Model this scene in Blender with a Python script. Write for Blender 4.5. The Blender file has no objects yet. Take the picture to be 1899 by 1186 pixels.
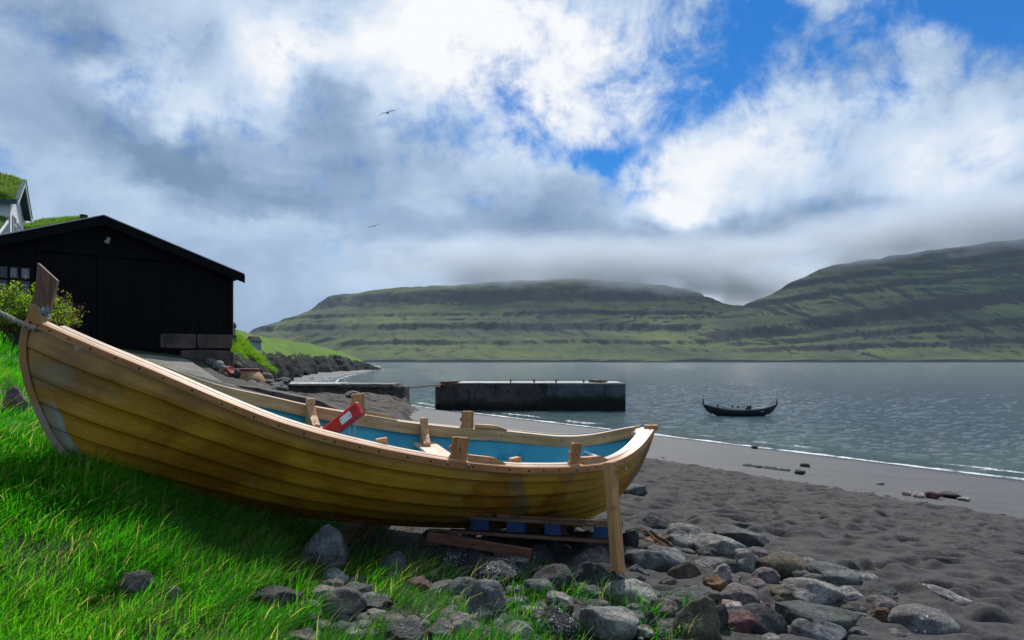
import bpy, bmesh, math, random
import numpy as np
from mathutils import Vector, Matrix
random.seed(7); rng = np.random.default_rng(7)
SC = bpy.context.scene
COL = SC.collection
R = math.radians
F = 1266.0; CX = 949.5; HY = 668.0; EYE = 3.6     # photograph pixels <-> world
# ------------------------------------------------------------------ camera
cd = bpy.data.cameras.new('camera'); cam = bpy.data.objects.new('camera', cd); COL.objects.link(cam)
cd.sensor_width = 36; cd.lens = 36*F/1899; cd.shift_y = 75/1899
cd.clip_start = .05; cd.clip_end = 20000
cam.location = (0, 0, EYE); cam.rotation_euler = (R(90), 0, 0)
SC.camera = cam
SC.render.resolution_x = 1024; SC.render.resolution_y = 640
vs = SC.view_settings
vs.view_transform = 'Standard'; vs.look = 'None'; vs.gamma = 1; vs.exposure = 0.0; vs.use_curve_mapping = False
SUN_EL = R(53); SUN_AZ = R(4)      # azimuth from +Y towards +X
sl = bpy.data.lights.new('sun', 'SUN'); sl.energy = 5.0; sl.angle = R(.55); sl.color = (1, .95, .87)
so = bpy.data.objects.new('sun', sl); COL.objects.link(so)
sd = Vector((math.sin(SUN_AZ)*math.cos(SUN_EL), math.cos(SUN_AZ)*math.cos(SUN_EL), math.sin(SUN_EL)))
so.rotation_euler = sd.to_track_quat('Z', 'Y').to_euler(); so.location = (0, 0, 60)

class NT:
    """tiny node-tree helper"""
    def __init__(s, tree): s.t = tree; s.n = tree.nodes; s.l = tree.links
    def node(s, ty, **kw):
        n = s.n.new(ty)
        for k, v in kw.items(): setattr(n, k, v)
        return n
    def inp(s, n, i, v):
        if v is None: return
        if isinstance(v, bpy.types.NodeSocket): s.l.new(v, n.inputs[i])
        else: n.inputs[i].default_value = v
    def math(s, op, a, b=None, c=None, clamp=False):
        n = s.node('ShaderNodeMath', operation=op, use_clamp=clamp)
        s.inp(n, 0, a); s.inp(n, 1, b); s.inp(n, 2, c); return n.outputs[0]
    def vmath(s, op, a, b=None, out=0):
        n = s.node('ShaderNodeVectorMath', operation=op); s.inp(n, 0, a); s.inp(n, 1, b); return n.outputs[out]
    def noise(s, vec, scale, detail=4, rough=.5, dist=0, w=None, out='Fac'):
        n = s.node('ShaderNodeTexNoise'); s.inp(n, 'Vector', vec); s.inp(n, 'Scale', scale)
        s.inp(n, 'Detail', detail); s.inp(n, 'Roughness', rough); s.inp(n, 'Distortion', dist)
        return n.outputs[out]
    def vor(s, vec, scale, feature='F1', out='Distance', rnd=1.0):
        n = s.node('ShaderNodeTexVoronoi', feature=feature); s.inp(n, 'Vector', vec); s.inp(n, 'Scale', scale); s.inp(n, 'Randomness', rnd)
        return n.outputs[out]
    def map(s, vec, loc=(0,0,0), rot=(0,0,0), sc=(1,1,1), ty='POINT'):
        n = s.node('ShaderNodeMapping', vector_type=ty); s.inp(n, 'Vector', vec)
        n.inputs['Location'].default_value = loc; n.inputs['Rotation'].default_value = rot; n.inputs['Scale'].default_value = sc
        return n.outputs[0]
    def mr(s, v, a, b, c=0, d=1, smooth=True):
        n = s.node('ShaderNodeMapRange', interpolation_type='SMOOTHSTEP' if smooth else 'LINEAR')
        s.inp(n, 0, v); s.inp(n, 1, a); s.inp(n, 2, b); s.inp(n, 3, c); s.inp(n, 4, d); return n.outputs[0]
    def mix(s, f, a, b, mode='MIX'):
        n = s.node('ShaderNodeMix', data_type='RGBA', blend_type=mode)
        s.inp(n, 0, f); s.inp(n, 6, c4(a)); s.inp(n, 7, c4(b)); return n.outputs[2]
    def attr(s, name, out='Fac'):
        n = s.node('ShaderNodeAttribute'); n.attribute_name = name; return n.outputs[out]
    def tex(s, which='Object'):
        return s.node('ShaderNodeTexCoord').outputs[which]
    def geo(s, which): return s.node('ShaderNodeNewGeometry').outputs[which]
    def ramp(s, f, stops):
        n = s.node('ShaderNodeValToRGB'); s.inp(n, 0, f); cr = n.color_ramp
        while len(cr.elements) < len(stops): cr.elements.new(.5)
        for e, (p, c) in zip(cr.elements, stops): e.position = p; e.color = c4(c)
        return n.outputs[0]
    def bump(s, h, strength=.5, dist=.02, normal=None):
        n = s.node('ShaderNodeBump'); s.inp(n, 'Height', h); s.inp(n, 'Strength', strength); s.inp(n, 'Distance', dist); s.inp(n, 'Normal', normal)
        return n.outputs[0]
def addvec(o, arr, name='gc'):
    at = o.data.attributes.new(name, 'FLOAT_VECTOR', 'POINT'); at.data.foreach_set('vector', np.asarray(arr, np.float32).ravel())
def c4(c):
    if isinstance(c, (tuple, list)) and len(c) == 3: return (*c, 1)
    return c
def new_mat(name):
    m = bpy.data.materials.new(name); m.use_nodes = True; t = NT(m.node_tree)
    for n in list(t.n): t.n.remove(n)
    out = t.node('ShaderNodeOutputMaterial'); bs = t.node('ShaderNodeBsdfPrincipled')
    t.l.new(bs.outputs[0], out.inputs[0]); t.bs = bs; t.out = out
    return m, t
def setp(t, col=None, rough=None, normal=None, metal=None, spec=None):
    if col is not None: t.inp(t.bs, 'Base Color', c4(col))
    if rough is not None: t.inp(t.bs, 'Roughness', rough)
    if normal is not None: t.inp(t.bs, 'Normal', normal)
    if metal is not None: t.inp(t.bs, 'Metallic', metal)
    if spec is not None: t.inp(t.bs, 'Specular IOR Level', spec)

# ------------------------------------------------------------------ world: sky with broken cloud
W = bpy.data.worlds.new('World'); SC.world = W; W.use_nodes = True
t = NT(W.node_tree)
for n in list(t.n): t.n.remove(n)
wo = t.node('ShaderNodeOutputWorld'); bg = t.node('ShaderNodeBackground'); t.l.new(bg.outputs[0], wo.inputs[0])
bg.inputs[1].default_value = .1
sky = t.node('ShaderNodeTexSky', sky_type='NISHITA', sun_disc=False)
sky.sun_elevation = SUN_EL; sky.sun_rotation = SUN_AZ; sky.air_density = 1.0; sky.dust_density = .2; sky.ozone_density = 2.5
d = t.tex('Generated')
sx = t.node('ShaderNodeSeparateXYZ'); t.l.new(d, sx.inputs[0]); X, Y, Z = sx.outputs
zc = t.math('ADD', t.math('MAXIMUM', Z, 0.0), .22)
cb = t.node('ShaderNodeCombineXYZ'); t.inp(cb, 0, t.math('DIVIDE', X, zc)); t.inp(cb, 1, t.math('DIVIDE', Y, zc)); cb.inputs[2].default_value = 3.1
P = cb.outputs[0]                                    # cloud-deck coordinates
yc = t.math('MAXIMUM', Y, .05)
ahead = t.mr(Y, .05, .3)
cu = t.node('ShaderNodeCombineXYZ'); t.inp(cu, 0, t.math('DIVIDE', X, yc)); t.inp(cu, 1, t.math('DIVIDE', Z, yc)); UV = cu.outputs[0]
# soften the blob edges by warping their coordinates
wn = t.noise(d, 4.5, 5, .6, out='Color')
wv = t.node('ShaderNodeVectorMath', operation='SUBTRACT'); t.l.new(wn, wv.inputs[0]); wv.inputs[1].default_value = (.5, .5, .5)
wv2 = t.vmath('MULTIPLY', wv.outputs[0], (.34, .30, 0))
UVW = t.vmath('ADD', UV, wv2)
def blob(px, py, sx_, sy_, amp, rot, acc):
    m = t.map(UVW, ((px-CX)/F, (HY-py)/F, 0), (0, 0, R(rot)), (sx_/F, sy_/F, 1), 'TEXTURE')
    q = t.math('MULTIPLY', t.vmath('DOT_PRODUCT', m, m, 1), -1.0)
    e = t.math('POWER', 2.718, q)
    return t.math('MULTIPLY_ADD', e, amp, acc)
# gaps that show blue (bias added to the cover)
gap = t.math('ADD', 0.0, 0.0)
for a in [(1020,235,150,60,.75,-20),(1150,265,90,50,.6,0),(1215,110,90,75,.5,60),(1395,45,120,90,1.0,-10),(1560,15,240,55,.72,0),(1810,30,170,75,.78,0),(1630,165,60,70,.55,0),(1840,140,90,60,.6,30),(1300,150,90,50,.45,30),
          (930,120,40,50,.3,0),(1250,200,60,40,.3,0),(1850,200,60,40,.2,0)]:
    gap = blob(*a, gap)
gap = t.math('MULTIPLY', gap, ahead)
n1 = t.noise(P, 1.6, 9, .62, .3)
n2 = t.noise(d, 9, 9, .66, .25)
nn = t.math('ADD', t.math('MULTIPLY', t.math('SUBTRACT', n1, .5), 1.2), t.math('MULTIPLY', t.math('SUBTRACT', n2, .5), 3.4))
cover = t.math('SUBTRACT', t.math('ADD', .95, nn), t.math('MULTIPLY', gap, 1.25))
cover = t.mr(cover, -.30, .84)
cover = t.math('MAXIMUM', cover, t.mr(Z, .25, .12, 0, 1))
# brightness of the cloud: bright rims, grey bellies
lit = t.math('ADD', .55, 0.0)
for a in [(830,60,260,100,.62,0),(1060,130,170,90,.5,0),(900,190,110,60,.25,-30),(340,150,220,45,.22,-10),(520,85,60,70,.28,-50),(130,90,120,60,.1,0),(1330,280,240,60,.28,8),(1500,200,200,60,.20,20),(1830,300,190,70,.32,20),(1250,335,110,30,.3,5),
          (1500,420,60,20,.0,0),(1650,455,420,14,.25,6),(1330,530,110,25,.28,0),(1000,290,100,60,.05,0),
          (230,225,190,60,-.36,-15),(560,190,110,60,-.24,-20),(430,340,240,50,-.30,-18),(640,330,120,50,-.12,0),(800,420,250,50,-.20,0),(1050,470,300,45,-.24,0),(1330,405,230,40,-.36,5),(1640,400,330,40,-.30,8),(1100,360,150,60,-.14,0),
          (40,50,80,50,-.3,0),(350,35,90,40,-.1,0),(600,270,80,70,-.1,0),(250,350,150,30,.1,0),(550,420,160,30,.14,0),(600,600,200,50,-.12,0),(1200,520,180,20,-.1,0)]:
    lit = blob(*a, lit)
lit2 = t.math('ADD', t.math('MULTIPLY', t.math('SUBTRACT', lit, .46), ahead), .46)  # cloud out of view behind the camera made duller to deepen the shade
n3 = t.noise(t.map(d, rot=(0, R(25), 0), sc=(1, 1, 2.2)), 3.6, 6, .55, .6)
lit3 = t.math('ADD', lit2, t.math('MULTIPLY', t.math('SUBTRACT', n3, .5), .75))
lit3 = t.math('ADD', lit3, t.math('MULTIPLY', t.math('SUBTRACT', n2, .5), t.mr(Z, .1, .4, .1, .5)))
cc = t.ramp(lit3, [(0, (.11,.18,.30)), (.25, (.18,.275,.44)), (.48, (.34,.455,.64)), (.68, (.57,.69,.86)), (.9, (.86,.89,.95)), (1, (.97,.97,.98))])
cc10 = t.mix(1.0, cc, (10, 10, 10), 'MULTIPLY')
blue = t.mix(1.0, sky.outputs[0], (.01, .47, .98), 'MULTIPLY')
fin = t.mix(cover, blue, cc10)
t.l.new(fin, bg.inputs[0])

# ------------------------------------------------------------------ numpy noise
_perm = rng.permutation(512)
_gr = rng.normal(size=(512, 2)); _gr /= np.linalg.norm(_gr, axis=1)[:, None]
def pn(x, y, seed=0):
    x = np.asarray(x, float) + seed*17.31; y = np.asarray(y, float) + seed*9.77
    xi = np.floor(x).astype(int); yi = np.floor(y).astype(int); xf = x-xi; yf = y-yi
    def g(a, b):
        h = _perm[(_perm[(xi+a) & 511] + yi + b) & 511]; v = _gr[h]
        return v[..., 0]*(xf-a) + v[..., 1]*(yf-b)
    u = xf*xf*xf*(xf*(xf*6-15)+10); v = yf*yf*yf*(yf*(yf*6-15)+10)
    return ((g(0,0)*(1-u)+g(1,0)*u)*(1-v) + (g(0,1)*(1-u)+g(1,1)*u)*v)*1.5
def fbm(x, y, o=4, seed=0, gain=.5, ridged=False):
    s = 0; a = 1; n = 0
    for k in range(o):
        v = pn(x*2**k, y*2**k, seed+k)
        if ridged: v = 1-2*np.abs(v)
        s = s + a*v; n += a; a *= gain
    return s/n
def sst(a, b, v):
    q = np.clip((v-a)/(b-a), 0, 1); return q*q*(3-2*q)

# ------------------------------------------------------------------ object helpers
def link(name, me, mat=None, parent=None, smooth=False):
    o = bpy.data.objects.new(name, me); COL.objects.link(o)
    if mat is not None:
        for m in (mat if isinstance(mat, (list, tuple)) else [mat]): me.materials.append(m)
    if parent is not None: o.parent = parent
    if smooth: me.polygons.foreach_set('use_smooth', [True]*len(me.polygons))
    return o
def mesh_np(name, v, f, mat=None, parent=None, smooth=True, attrs=None):
    """f: int array (n,4) or (n,3); fast"""
    v = np.asarray(v, np.float32); f = np.asarray(f, np.int32); k = f.shape[1]
    me = bpy.data.meshes.new(name); me.vertices.add(len(v)); me.vertices.foreach_set('co', v.ravel())
    me.loops.add(f.size); me.loops.foreach_set('vertex_index', f.ravel())
    me.polygons.add(len(f)); me.polygons.foreach_set('loop_start', np.arange(0, f.size, k, dtype=np.int32))
    try: me.polygons.foreach_set('loop_total', np.full(len(f), k, np.int32))
    except Exception: pass
    me.update(calc_edges=True)
    for n, a in (attrs or {}).items():
        at = me.attributes.new(n, 'FLOAT', 'POINT'); at.data.foreach_set('value', np.asarray(a, np.float32))
    return link(name, me, mat, parent, smooth)
def mesh_py(name, v, f, mat=None, parent=None, smooth=False):
    me = bpy.data.meshes.new(name); me.from_pydata([tuple(map(float, p)) for p in v], [], f); me.update()
    bm = bmesh.new(); bm.from_mesh(me); bmesh.ops.recalc_face_normals(bm, faces=bm.faces); bm.to_mesh(me); bm.free()
    return link(name, me, mat, parent, smooth)
def tag(o, label=None, cat=None, group=None, kind=None):
    if label: o['label'] = label
    if cat: o['category'] = cat
    if group: o['group'] = group
    if kind: o['kind'] = kind
    return o
def empty(name, loc, label, cat, group=None):
    o = bpy.data.objects.new(name, None); COL.objects.link(o); o.location = loc
    o.empty_display_size = .2
    return tag(o, label, cat, group)
def keep(o, root):
    """parent o (built in world coordinates) to root without moving it"""
    o.parent = root; o.matrix_parent_inverse = Matrix.Translation(-Vector(root.location)); return o
def grid_faces(nr, nc):
    i = np.arange(nr-1)[:, None]*nc + np.arange(nc-1)[None, :]
    return np.stack([i, i+1, i+nc+1, i+nc], -1).reshape(-1, 4)
def PT(px, py, Yd):
    """world point seen at photograph pixel px,py at depth Yd"""
    return Vector(((px-CX)/F*Yd, Yd, EYE-(py-HY)/F*Yd))
def box(v, f, c, s, M=None):
    b = len(v)
    for dz in (-.5, .5):
        for dx, dy in ((-.5,-.5),(.5,-.5),(.5,.5),(-.5,.5)):
            p = Vector((c[0]+dx*s[0], c[1]+dy*s[1], c[2]+dz*s[2])); v.append(M @ p if M else p)
    f += [[b,b+3,b+2,b+1],[b+4,b+5,b+6,b+7],[b,b+1,b+5,b+4],[b+1,b+2,b+6,b+5],[b+2,b+3,b+7,b+6],[b+3,b,b+4,b+7]]
def bevel(o, w, seg=1):
    bm = bmesh.new(); bm.from_mesh(o.data)
    bmesh.ops.remove_doubles(bm, verts=bm.verts, dist=1e-5)
    bmesh.ops.bevel(bm, geom=[e for e in bm.edges if len(e.link_faces) == 2 and e.calc_face_angle(0) > .5], offset=w, segments=seg, affect='EDGES', clamp_overlap=True)
    bmesh.ops.recalc_face_normals(bm, faces=bm.faces); bm.to_mesh(o.data); bm.free(); return o
def obox(name, c, s, mat, parent=None, M=None, bev=0):
    v = []; f = []; box(v, f, c, s, M); o = mesh_py(name, v, f, mat)
    if bev: bevel(o, bev)
    if parent: keep(o, parent)
    return o
def extr(name, poly, thick, M, mat, parent=None, bev=0):
    """2D polygon (local x,z) extruded along local y by thick, transformed by M"""
    n = len(poly); v = [M @ Vector((p[0], -thick/2, p[1])) for p in poly] + [M @ Vector((p[0], thick/2, p[1])) for p in poly]
    f = [list(range(n)), list(range(2*n-1, n-1, -1))] + [[i, (i+1) % n, n+(i+1) % n, n+i] for i in range(n)]
    o = mesh_py(name, v, f, mat)
    if bev: bevel(o, bev)
    if parent: keep(o, parent)
    return o
def tube(name, pts, rad, mat, parent=None, n=8, rads=None):
    pts = [Vector(p) for p in pts]; v = []; f = []
    for i, p in enumerate(pts):
        d_ = (pts[min(i+1, len(pts)-1)]-pts[max(i-1, 0)]).normalized()
        a = d_.orthogonal().normalized() if i == 0 else (a_prev-d_*a_prev.dot(d_)).normalized()
        a_prev = a; b_ = d_.cross(a); r = rads[i] if rads else rad
        for k in range(n):
            q = 2*math.pi*k/n; v.append(p+a*math.cos(q)*r+b_*math.sin(q)*r)
    for i in range(len(pts)-1):
        for k in range(n): f.append([i*n+k, i*n+(k+1) % n, (i+1)*n+(k+1) % n, (i+1)*n+k])
    f += [list(range(n))[::-1], [(len(pts)-1)*n+k for k in range(n)]]
    o = mesh_py(name, v, f, mat, smooth=True)
    if parent: keep(o, parent)
    return o
def lathe(name, prof, c, mat, parent=None, n=24, M=None):
    v = []; f = []
    for r_, z_ in prof:
        for k in range(n):
            q = 2*math.pi*k/n; p = Vector((r_*math.cos(q), r_*math.sin(q), z_)); v.append((M @ p if M else p)+Vector(c))
    for i in range(len(prof)-1):
        for k in range(n): f.append([i*n+k, i*n+(k+1) % n, (i+1)*n+(k+1) % n, (i+1)*n+k])
    o = mesh_py(name, v, f, mat, smooth=True)
    if parent: keep(o, parent)
    return o

# ------------------------------------------------------------------ terrain functions
SH = np.array([(60,-43.3),(15.4,20.5),(6.7,33.3),(-6.6,52),(-16,70),(-24.5,92),(-28.1,108.5),(-33.3,130),(-39,163),(-45,207),(-47.5,228),(-50,258),(-60,300),(-110,330),(-400,350)], float)
def shoreD(x, y):
    """signed distance to the waterline, positive on land"""
    x = np.asarray(x, float); y = np.asarray(y, float); best = np.full(np.broadcast(x, y).shape, 1e9)
    for a, b in zip(SH[:-1], SH[1:]):
        ab = b-a; q = np.clip(((x-a[0])*ab[0]+(y-a[1])*ab[1])/(ab@ab), 0, 1)
        best = np.minimum(best, np.hypot(x-a[0]-q*ab[0], y-a[1]-q*ab[1]))
    xs = np.interp(y, SH[:13, 1], SH[:13, 0])
    return np.where((x < xs) & (y < 318), best, -best)
# footprint relief stamped on a raster
FX0, FY0, FS = -4.0, 1.0, .03
FW, FH = int(22/FS), int(17/FS)
foot = np.zeros((FH, FW))
for k in range(9000):
    x = rng.uniform(FX0, FX0+22); y = 1+17*rng.random()**.8
    a = rng.uniform(-.5, .5)+.0; L_ = rng.uniform(.08, .20); w_ = L_*rng.uniform(.35, .6); dep = rng.uniform(.016, .05)
    if rng.random() < .05: dep *= 1.9; L_ *= .7
    R0 = int(L_*3/FS)+2; ix = int((x-FX0)/FS); iy = int((y-FY0)/FS)
    x0, x1, y0, y1 = max(ix-R0, 0), min(ix+R0, FW), max(iy-R0, 0), min(iy+R0, FH)
    if x1 <= x0 or y1 <= y0: continue
    gx, gy = np.meshgrid(np.arange(x0, x1)*FS+FX0-x, np.arange(y0, y1)*FS+FY0-y)
    u = (gx*math.cos(a)+gy*math.sin(a))/L_; v = (-gx*math.sin(a)+gy*math.cos(a))/w_
    r2 = u*u+v*v
    foot[y0:y1, x0:x1] += dep*(-np.exp(-r2*1.3)+.42*np.exp(-((np.sqrt(r2)-1.5)/.5)**2))
for k in range(9000):
    x = rng.uniform(FX0, FX0+22); y = 1+12*rng.random()
    ix = int((x-FX0)/FS); iy = int((y-FY0)/FS); q = rng.uniform(1.1, 2.2); dd = rng.uniform(.006, .018); rr0 = 7
    x0, x1, y0, y1 = max(ix-rr0, 0), min(ix+rr0, FW), max(iy-rr0, 0), min(iy+rr0, FH)
    if x1 <= x0 or y1 <= y0: continue
    gx, gy = np.meshgrid(np.arange(x0, x1)-ix, np.arange(y0, y1)-iy); foot[y0:y1, x0:x1] -= dd*np.exp(-(gx*gx+gy*gy*1.8)/(q*q))
foot = np.clip(foot*1.0, -.085, .055)
def footz(x, y):
    u = np.clip((x-FX0)/FS, 0, FW-1.01); v = np.clip((y-FY0)/FS, 0, FH-1.01)
    i = u.astype(int); j = v.astype(int); a = u-i; b = v-j
    return (foot[j, i]*(1-a)+foot[j, i+1]*a)*(1-b)+(foot[j+1, i]*(1-a)+foot[j+1, i+1]*a)*b
SLIP_FAR = np.array([(-9.55,20,3.73),(-7.2,17,3.04),(-4.73,16,2.55),(-2.9,15.2,2.02)])
SLIP_NEAR = np.array([(-12.2,17,3.95),(-9.5,14.4,3.35),(-6.3,12.9,2.72),(-3.6,12.4,2.14)])
_A = np.concatenate([SLIP_FAR, SLIP_NEAR]); (SLA, SLB, SLC) = np.linalg.lstsq(np.c_[_A[:, :2], np.ones(8)], _A[:, 2], rcond=None)[0]
def gz(x, y, detail=True):
    x = np.asarray(x, float); y = np.asarray(y, float)
    D = shoreD(x, y); s = 24.4-D
    z = np.where(D > 0, .105*D, .09*D); z = np.where(D > 21.5, 2.257+(D-21.5)*.11, z); z = np.minimum(z, 3.0)
    far = sst(50, 62, y); z = z*(1-far)+np.minimum(z, 2.2)*far
    q = np.clip((-x-1)/4.2, 0, 9)
    rise = 1.5*(1-np.exp(-q**1.2))*sst(1.5, 4.5, y)*(1+.2*sst(8, 20, y))
    ykb = 17.5-(x+7.5)*.48; rise *= 1-sst(ykb+.1, ykb+3.2, y)*sst(-.455, -.415, x/np.maximum(y, 1)); rise *= 1-.75*sst(ykb+1, ykb+5, y)*sst(-.50, -.44, x/np.maximum(y, 1)); rise *= 1-sst(48, 60, y)
    rise *= 1-.999*sst(24, 36, y)*sst(-26, -13, x)
    rise = rise+1.0*np.clip(-x-.62*y-1, 0, 9)*sst(24, 34, y)*(1-sst(60, 90, y))
    z = z+rise
    inr = sst(10.5, 12, y)*(1-sst(21.5, 23, y))*sst(-14.5, -13, x)*(1-sst(-3, -1.5, x))
    z = np.where(inr > 0, np.minimum(z, (SLA*x+SLB*y+SLC-.10)*inr+(1-inr)*9), z)
    if detail:
        g = sst(3.6, 1.6, s)*(y < 20)
        z = z+g*(.07*fbm(x*1.1, y*1.1, 3, 5)+.02*fbm(x*5, y*5, 2, 8))
        dry = sst(11.7, 10.9, s+.35*fbm(x*.6, y*.6, 3, 3))*(1-g)
        dry = dry*sst(-5, -1, x)
        z = z+dry*(footz(x, y)*sst(17, 14, y)+.03*fbm(x*1.2, y*2.6, 3, 11)+.03)
        z = z+(1-dry)*(1-g)*.006*fbm(x*.8, y*.8, 3, 12)
    return z
def hit(px, py, bias=0.0):
    """where the view ray through a photograph pixel meets the ground"""
    Ys = np.linspace(1.5, 60, 3000); X_ = (px-CX)/F*Ys; Zr = EYE-(py-HY)/F*Ys
    g = gz(X_, Ys, False)+bias; i = np.argmax(Zr < g); return float(X_[i]), float(Ys[i]), float(g[i])
# ------------------------------------------------------------------ materials
def m_grassland():
    m, t = new_mat('grass_soil'); p = t.tex('Object')
    a = t.noise(p, 1.3, 6, .6); b = t.noise(p, 14, 5, .6); c = t.noise(p, 60, 3, .6)
    col = t.mix(t.mr(a, .35, .65), (.008, .018, .004), (.022, .055, .006))
    col = t.mix(t.mr(b, .55, .75), col, (.05, .04, .018))
    setp(t, col, .9, t.bump(c, .8, .03)); return m
def m_sand():
    m, t = new_mat('dark_sand'); p = t.tex('Object')
    D = t.attr('shore'); n = t.noise(p, .9, 5, .6); fine = t.noise(p, 260, 3, .7); mid = t.noise(p, 35, 5, .65)
    strk = t.noise(t.map(p, rot=(0, 0, R(-35)), sc=(.35, 3.2, 1)), 1.6, 6, .62)
    e = t.math('ADD', D, t.math('MULTIPLY', t.math('SUBTRACT', n, .5), 2.4))
    dry = t.mr(e, 12.6, 13.6)
    cdry = t.mix(t.mr(mid, .3, .7), (.036, .034, .034), (.070, .066, .066))
    cdry = t.mix(t.mr(fine, .35, .8), t.mix(1.0, cdry, (.74, .74, .74), 'MULTIPLY'), t.mix(1.0, cdry, (1.4, 1.36, 1.34), 'MULTIPLY'))
    cdamp = t.mix(t.mr(strk, .38, .62), (.038, .039, .042), (.068, .068, .070))
    cdamp = t.mix(t.mr(fine, .2, .9), t.mix(1.0, cdamp, (.85, .85, .85), 'MULTIPLY'), t.mix(1.0, cdamp, (1.12, 1.12, 1.12), 'MULTIPLY'))
    wet = t.mr(D, 2.6, .4)
    cw = t.mix(wet, cdamp, (.030, .030, .032))
    col = t.mix(dry, cw, cdry)
    shells = t.mr(t.vor(p, 9, 'F1'), .035, .02); sel = t.mr(t.noise(p, 3.1, 2), .60, .66)
    col = t.mix(t.math('MULTIPLY', shells, sel), col, (.5, .48, .44))
    peb = t.mr(t.vor(t.map(p, (3, 7, 0)), 5, 'F1'), .06, .035); sel2 = t.mr(t.noise(t.map(p, (9, 1, 0)), 1.3, 3), .56, .62)
    col = t.mix(t.math('MULTIPLY', peb, sel2), col, (.02, .018, .018))
    rough = t.mix(dry, t.mix(wet, (.62,)*3, (.22,)*3), (.95,)*3)
    hgt = t.math('ADD', t.math('MULTIPLY', fine, .5), t.math('MULTIPLY', mid, 1.2))
    bp = t.bump(hgt, t.mix(dry, (.12,)*3, (.55,)*3), .012)
    setp(t, col, rough, bp, spec=.35); return m
def m_water():
    m, t = new_mat('sea_water'); p = t.tex('Object')
    D = t.attr('shore')
    pr = t.map(p, rot=(0, 0, R(8)), sc=(1, 1.9, 1))
    a = t.noise(pr, .8, 4, .62, .3); b = t.noise(pr, 3.0, 5, .62, .4); c = t.noise(pr, 9, 3, .6)
    far_ = t.mr(t.node('ShaderNodeCameraData').outputs['View Distance'], 30, 500, 1, 0) if False else 1.0
    h = t.math('ADD', t.math('MULTIPLY', a, 1.0), t.math('ADD', t.math('MULTIPLY', b, .62), t.math('MULTIPLY', c, .16)))
    # gust lanes
    lane = t.noise(t.map(p, sc=(.004, .02, 1)), 1.0, 4, .55)
    bp = t.bump(h, t.mr(lane, .3, .7, .7, 1.0), .60)
    shallow = t.mr(D, -16, 0)
    col = t.mix(shallow, (.040, .088, .118), (.060, .112, .112))
    setp(t, col, t.mr(lane, .3, .7, .05, .12), bp, spec=.6); t.bs.inputs['IOR'].default_value = 1.33
    # foam
    fn = t.noise(t.map(p, rot=(0, 0, R(-35)), sc=(1, 1, 1)), 2.3, 6, .7); fn2 = t.noise(p, 16, 4, .75); lo = t.noise(p, .35, 3)
    w = t.math('ADD', t.math('MULTIPLY', t.math('SUBTRACT', fn, .5), 1.5), t.math('MULTIPLY', t.math('SUBTRACT', lo, .5), .9))
    e1 = t.math('ABSOLUTE', t.math('ADD', t.math('ADD', D, .15), t.math('MULTIPLY', w, .45)))
    f1 = t.math('MULTIPLY', t.mr(e1, t.mr(lo, .3, .7, .10, .42), .04), t.mr(t.noise(p, 1.1, 4, .7), .34, .52))
    e2 = t.math('ABSOLUTE', t.math('ADD', t.math('ADD', D, 1.55), t.math('MULTIPLY', w, 1.2)))
    f2 = t.math('MULTIPLY', t.mr(e2, .22, .03), t.mr(t.noise(p, .21, 2), .50, .62))
    fl = t.math('MULTIPLY', t.mr(t.noise(t.map(p, rot=(0,0,R(10)), sc=(.35, 1.2, 1)), 1.6, 6, .7), .70, .76), t.mr(t.noise(p, .09, 3), .52, .62))
    fo = t.math('MAXIMUM', t.math('MAXIMUM', f1, f2), t.math('MULTIPLY', fl, .25))
    fo = t.math('MULTIPLY', fo, t.mr(fn2, .33, .55))
    df = t.node('ShaderNodeBsdfDiffuse'); df.inputs[0].default_value = (.78, .8, .8, 1)
    mx = t.node('ShaderNodeMixShader'); t.inp(mx, 0, fo); t.l.new(t.bs.outputs[0], mx.inputs[1]); t.l.new(df.outputs[0], mx.inputs[2])
    t.l.new(mx.outputs[0], t.out.inputs[0]); return m
def m_blade(name, g1, g2, dry, pdry):
    m, t = new_mat(name); r = t.attr('rnd'); tip = t.attr('tip')
    col = t.mix(t.math('FRACT', t.math('MULTIPLY', r, 7.13)), g1, g2)
    pp_ = t.noise(t.tex('Object'), .9, 3, .6); col = t.mix(t.math('MULTIPLY', t.mr(pp_, .46, .66), .55), col, t.mix(.5, g2, (.11, .20, .015)))
    col = t.mix(t.math('LESS_THAN', r, t.math('MULTIPLY', t.mr(t.noise(t.map(t.tex('Object'), (3, 1, 0)), 2.2, 3), .4, .7, .3, 3.0), pdry)), col, dry)
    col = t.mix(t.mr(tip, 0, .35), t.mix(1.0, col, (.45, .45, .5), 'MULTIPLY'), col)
    setp(t, col, .42, spec=.45)
    tr = t.node('ShaderNodeBsdfTranslucent'); t.inp(tr, 0, t.mix(1.0, col, (1.6, 2.0, .8), 'MULTIPLY'))
    mx = t.node('ShaderNodeMixShader'); mx.inputs[0].default_value = .66; t.l.new(t.bs.outputs[0], mx.inputs[1]); t.l.new(tr.outputs[0], mx.inputs[2])
    t.l.new(mx.outputs[0], t.out.inputs[0]); return m
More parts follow.
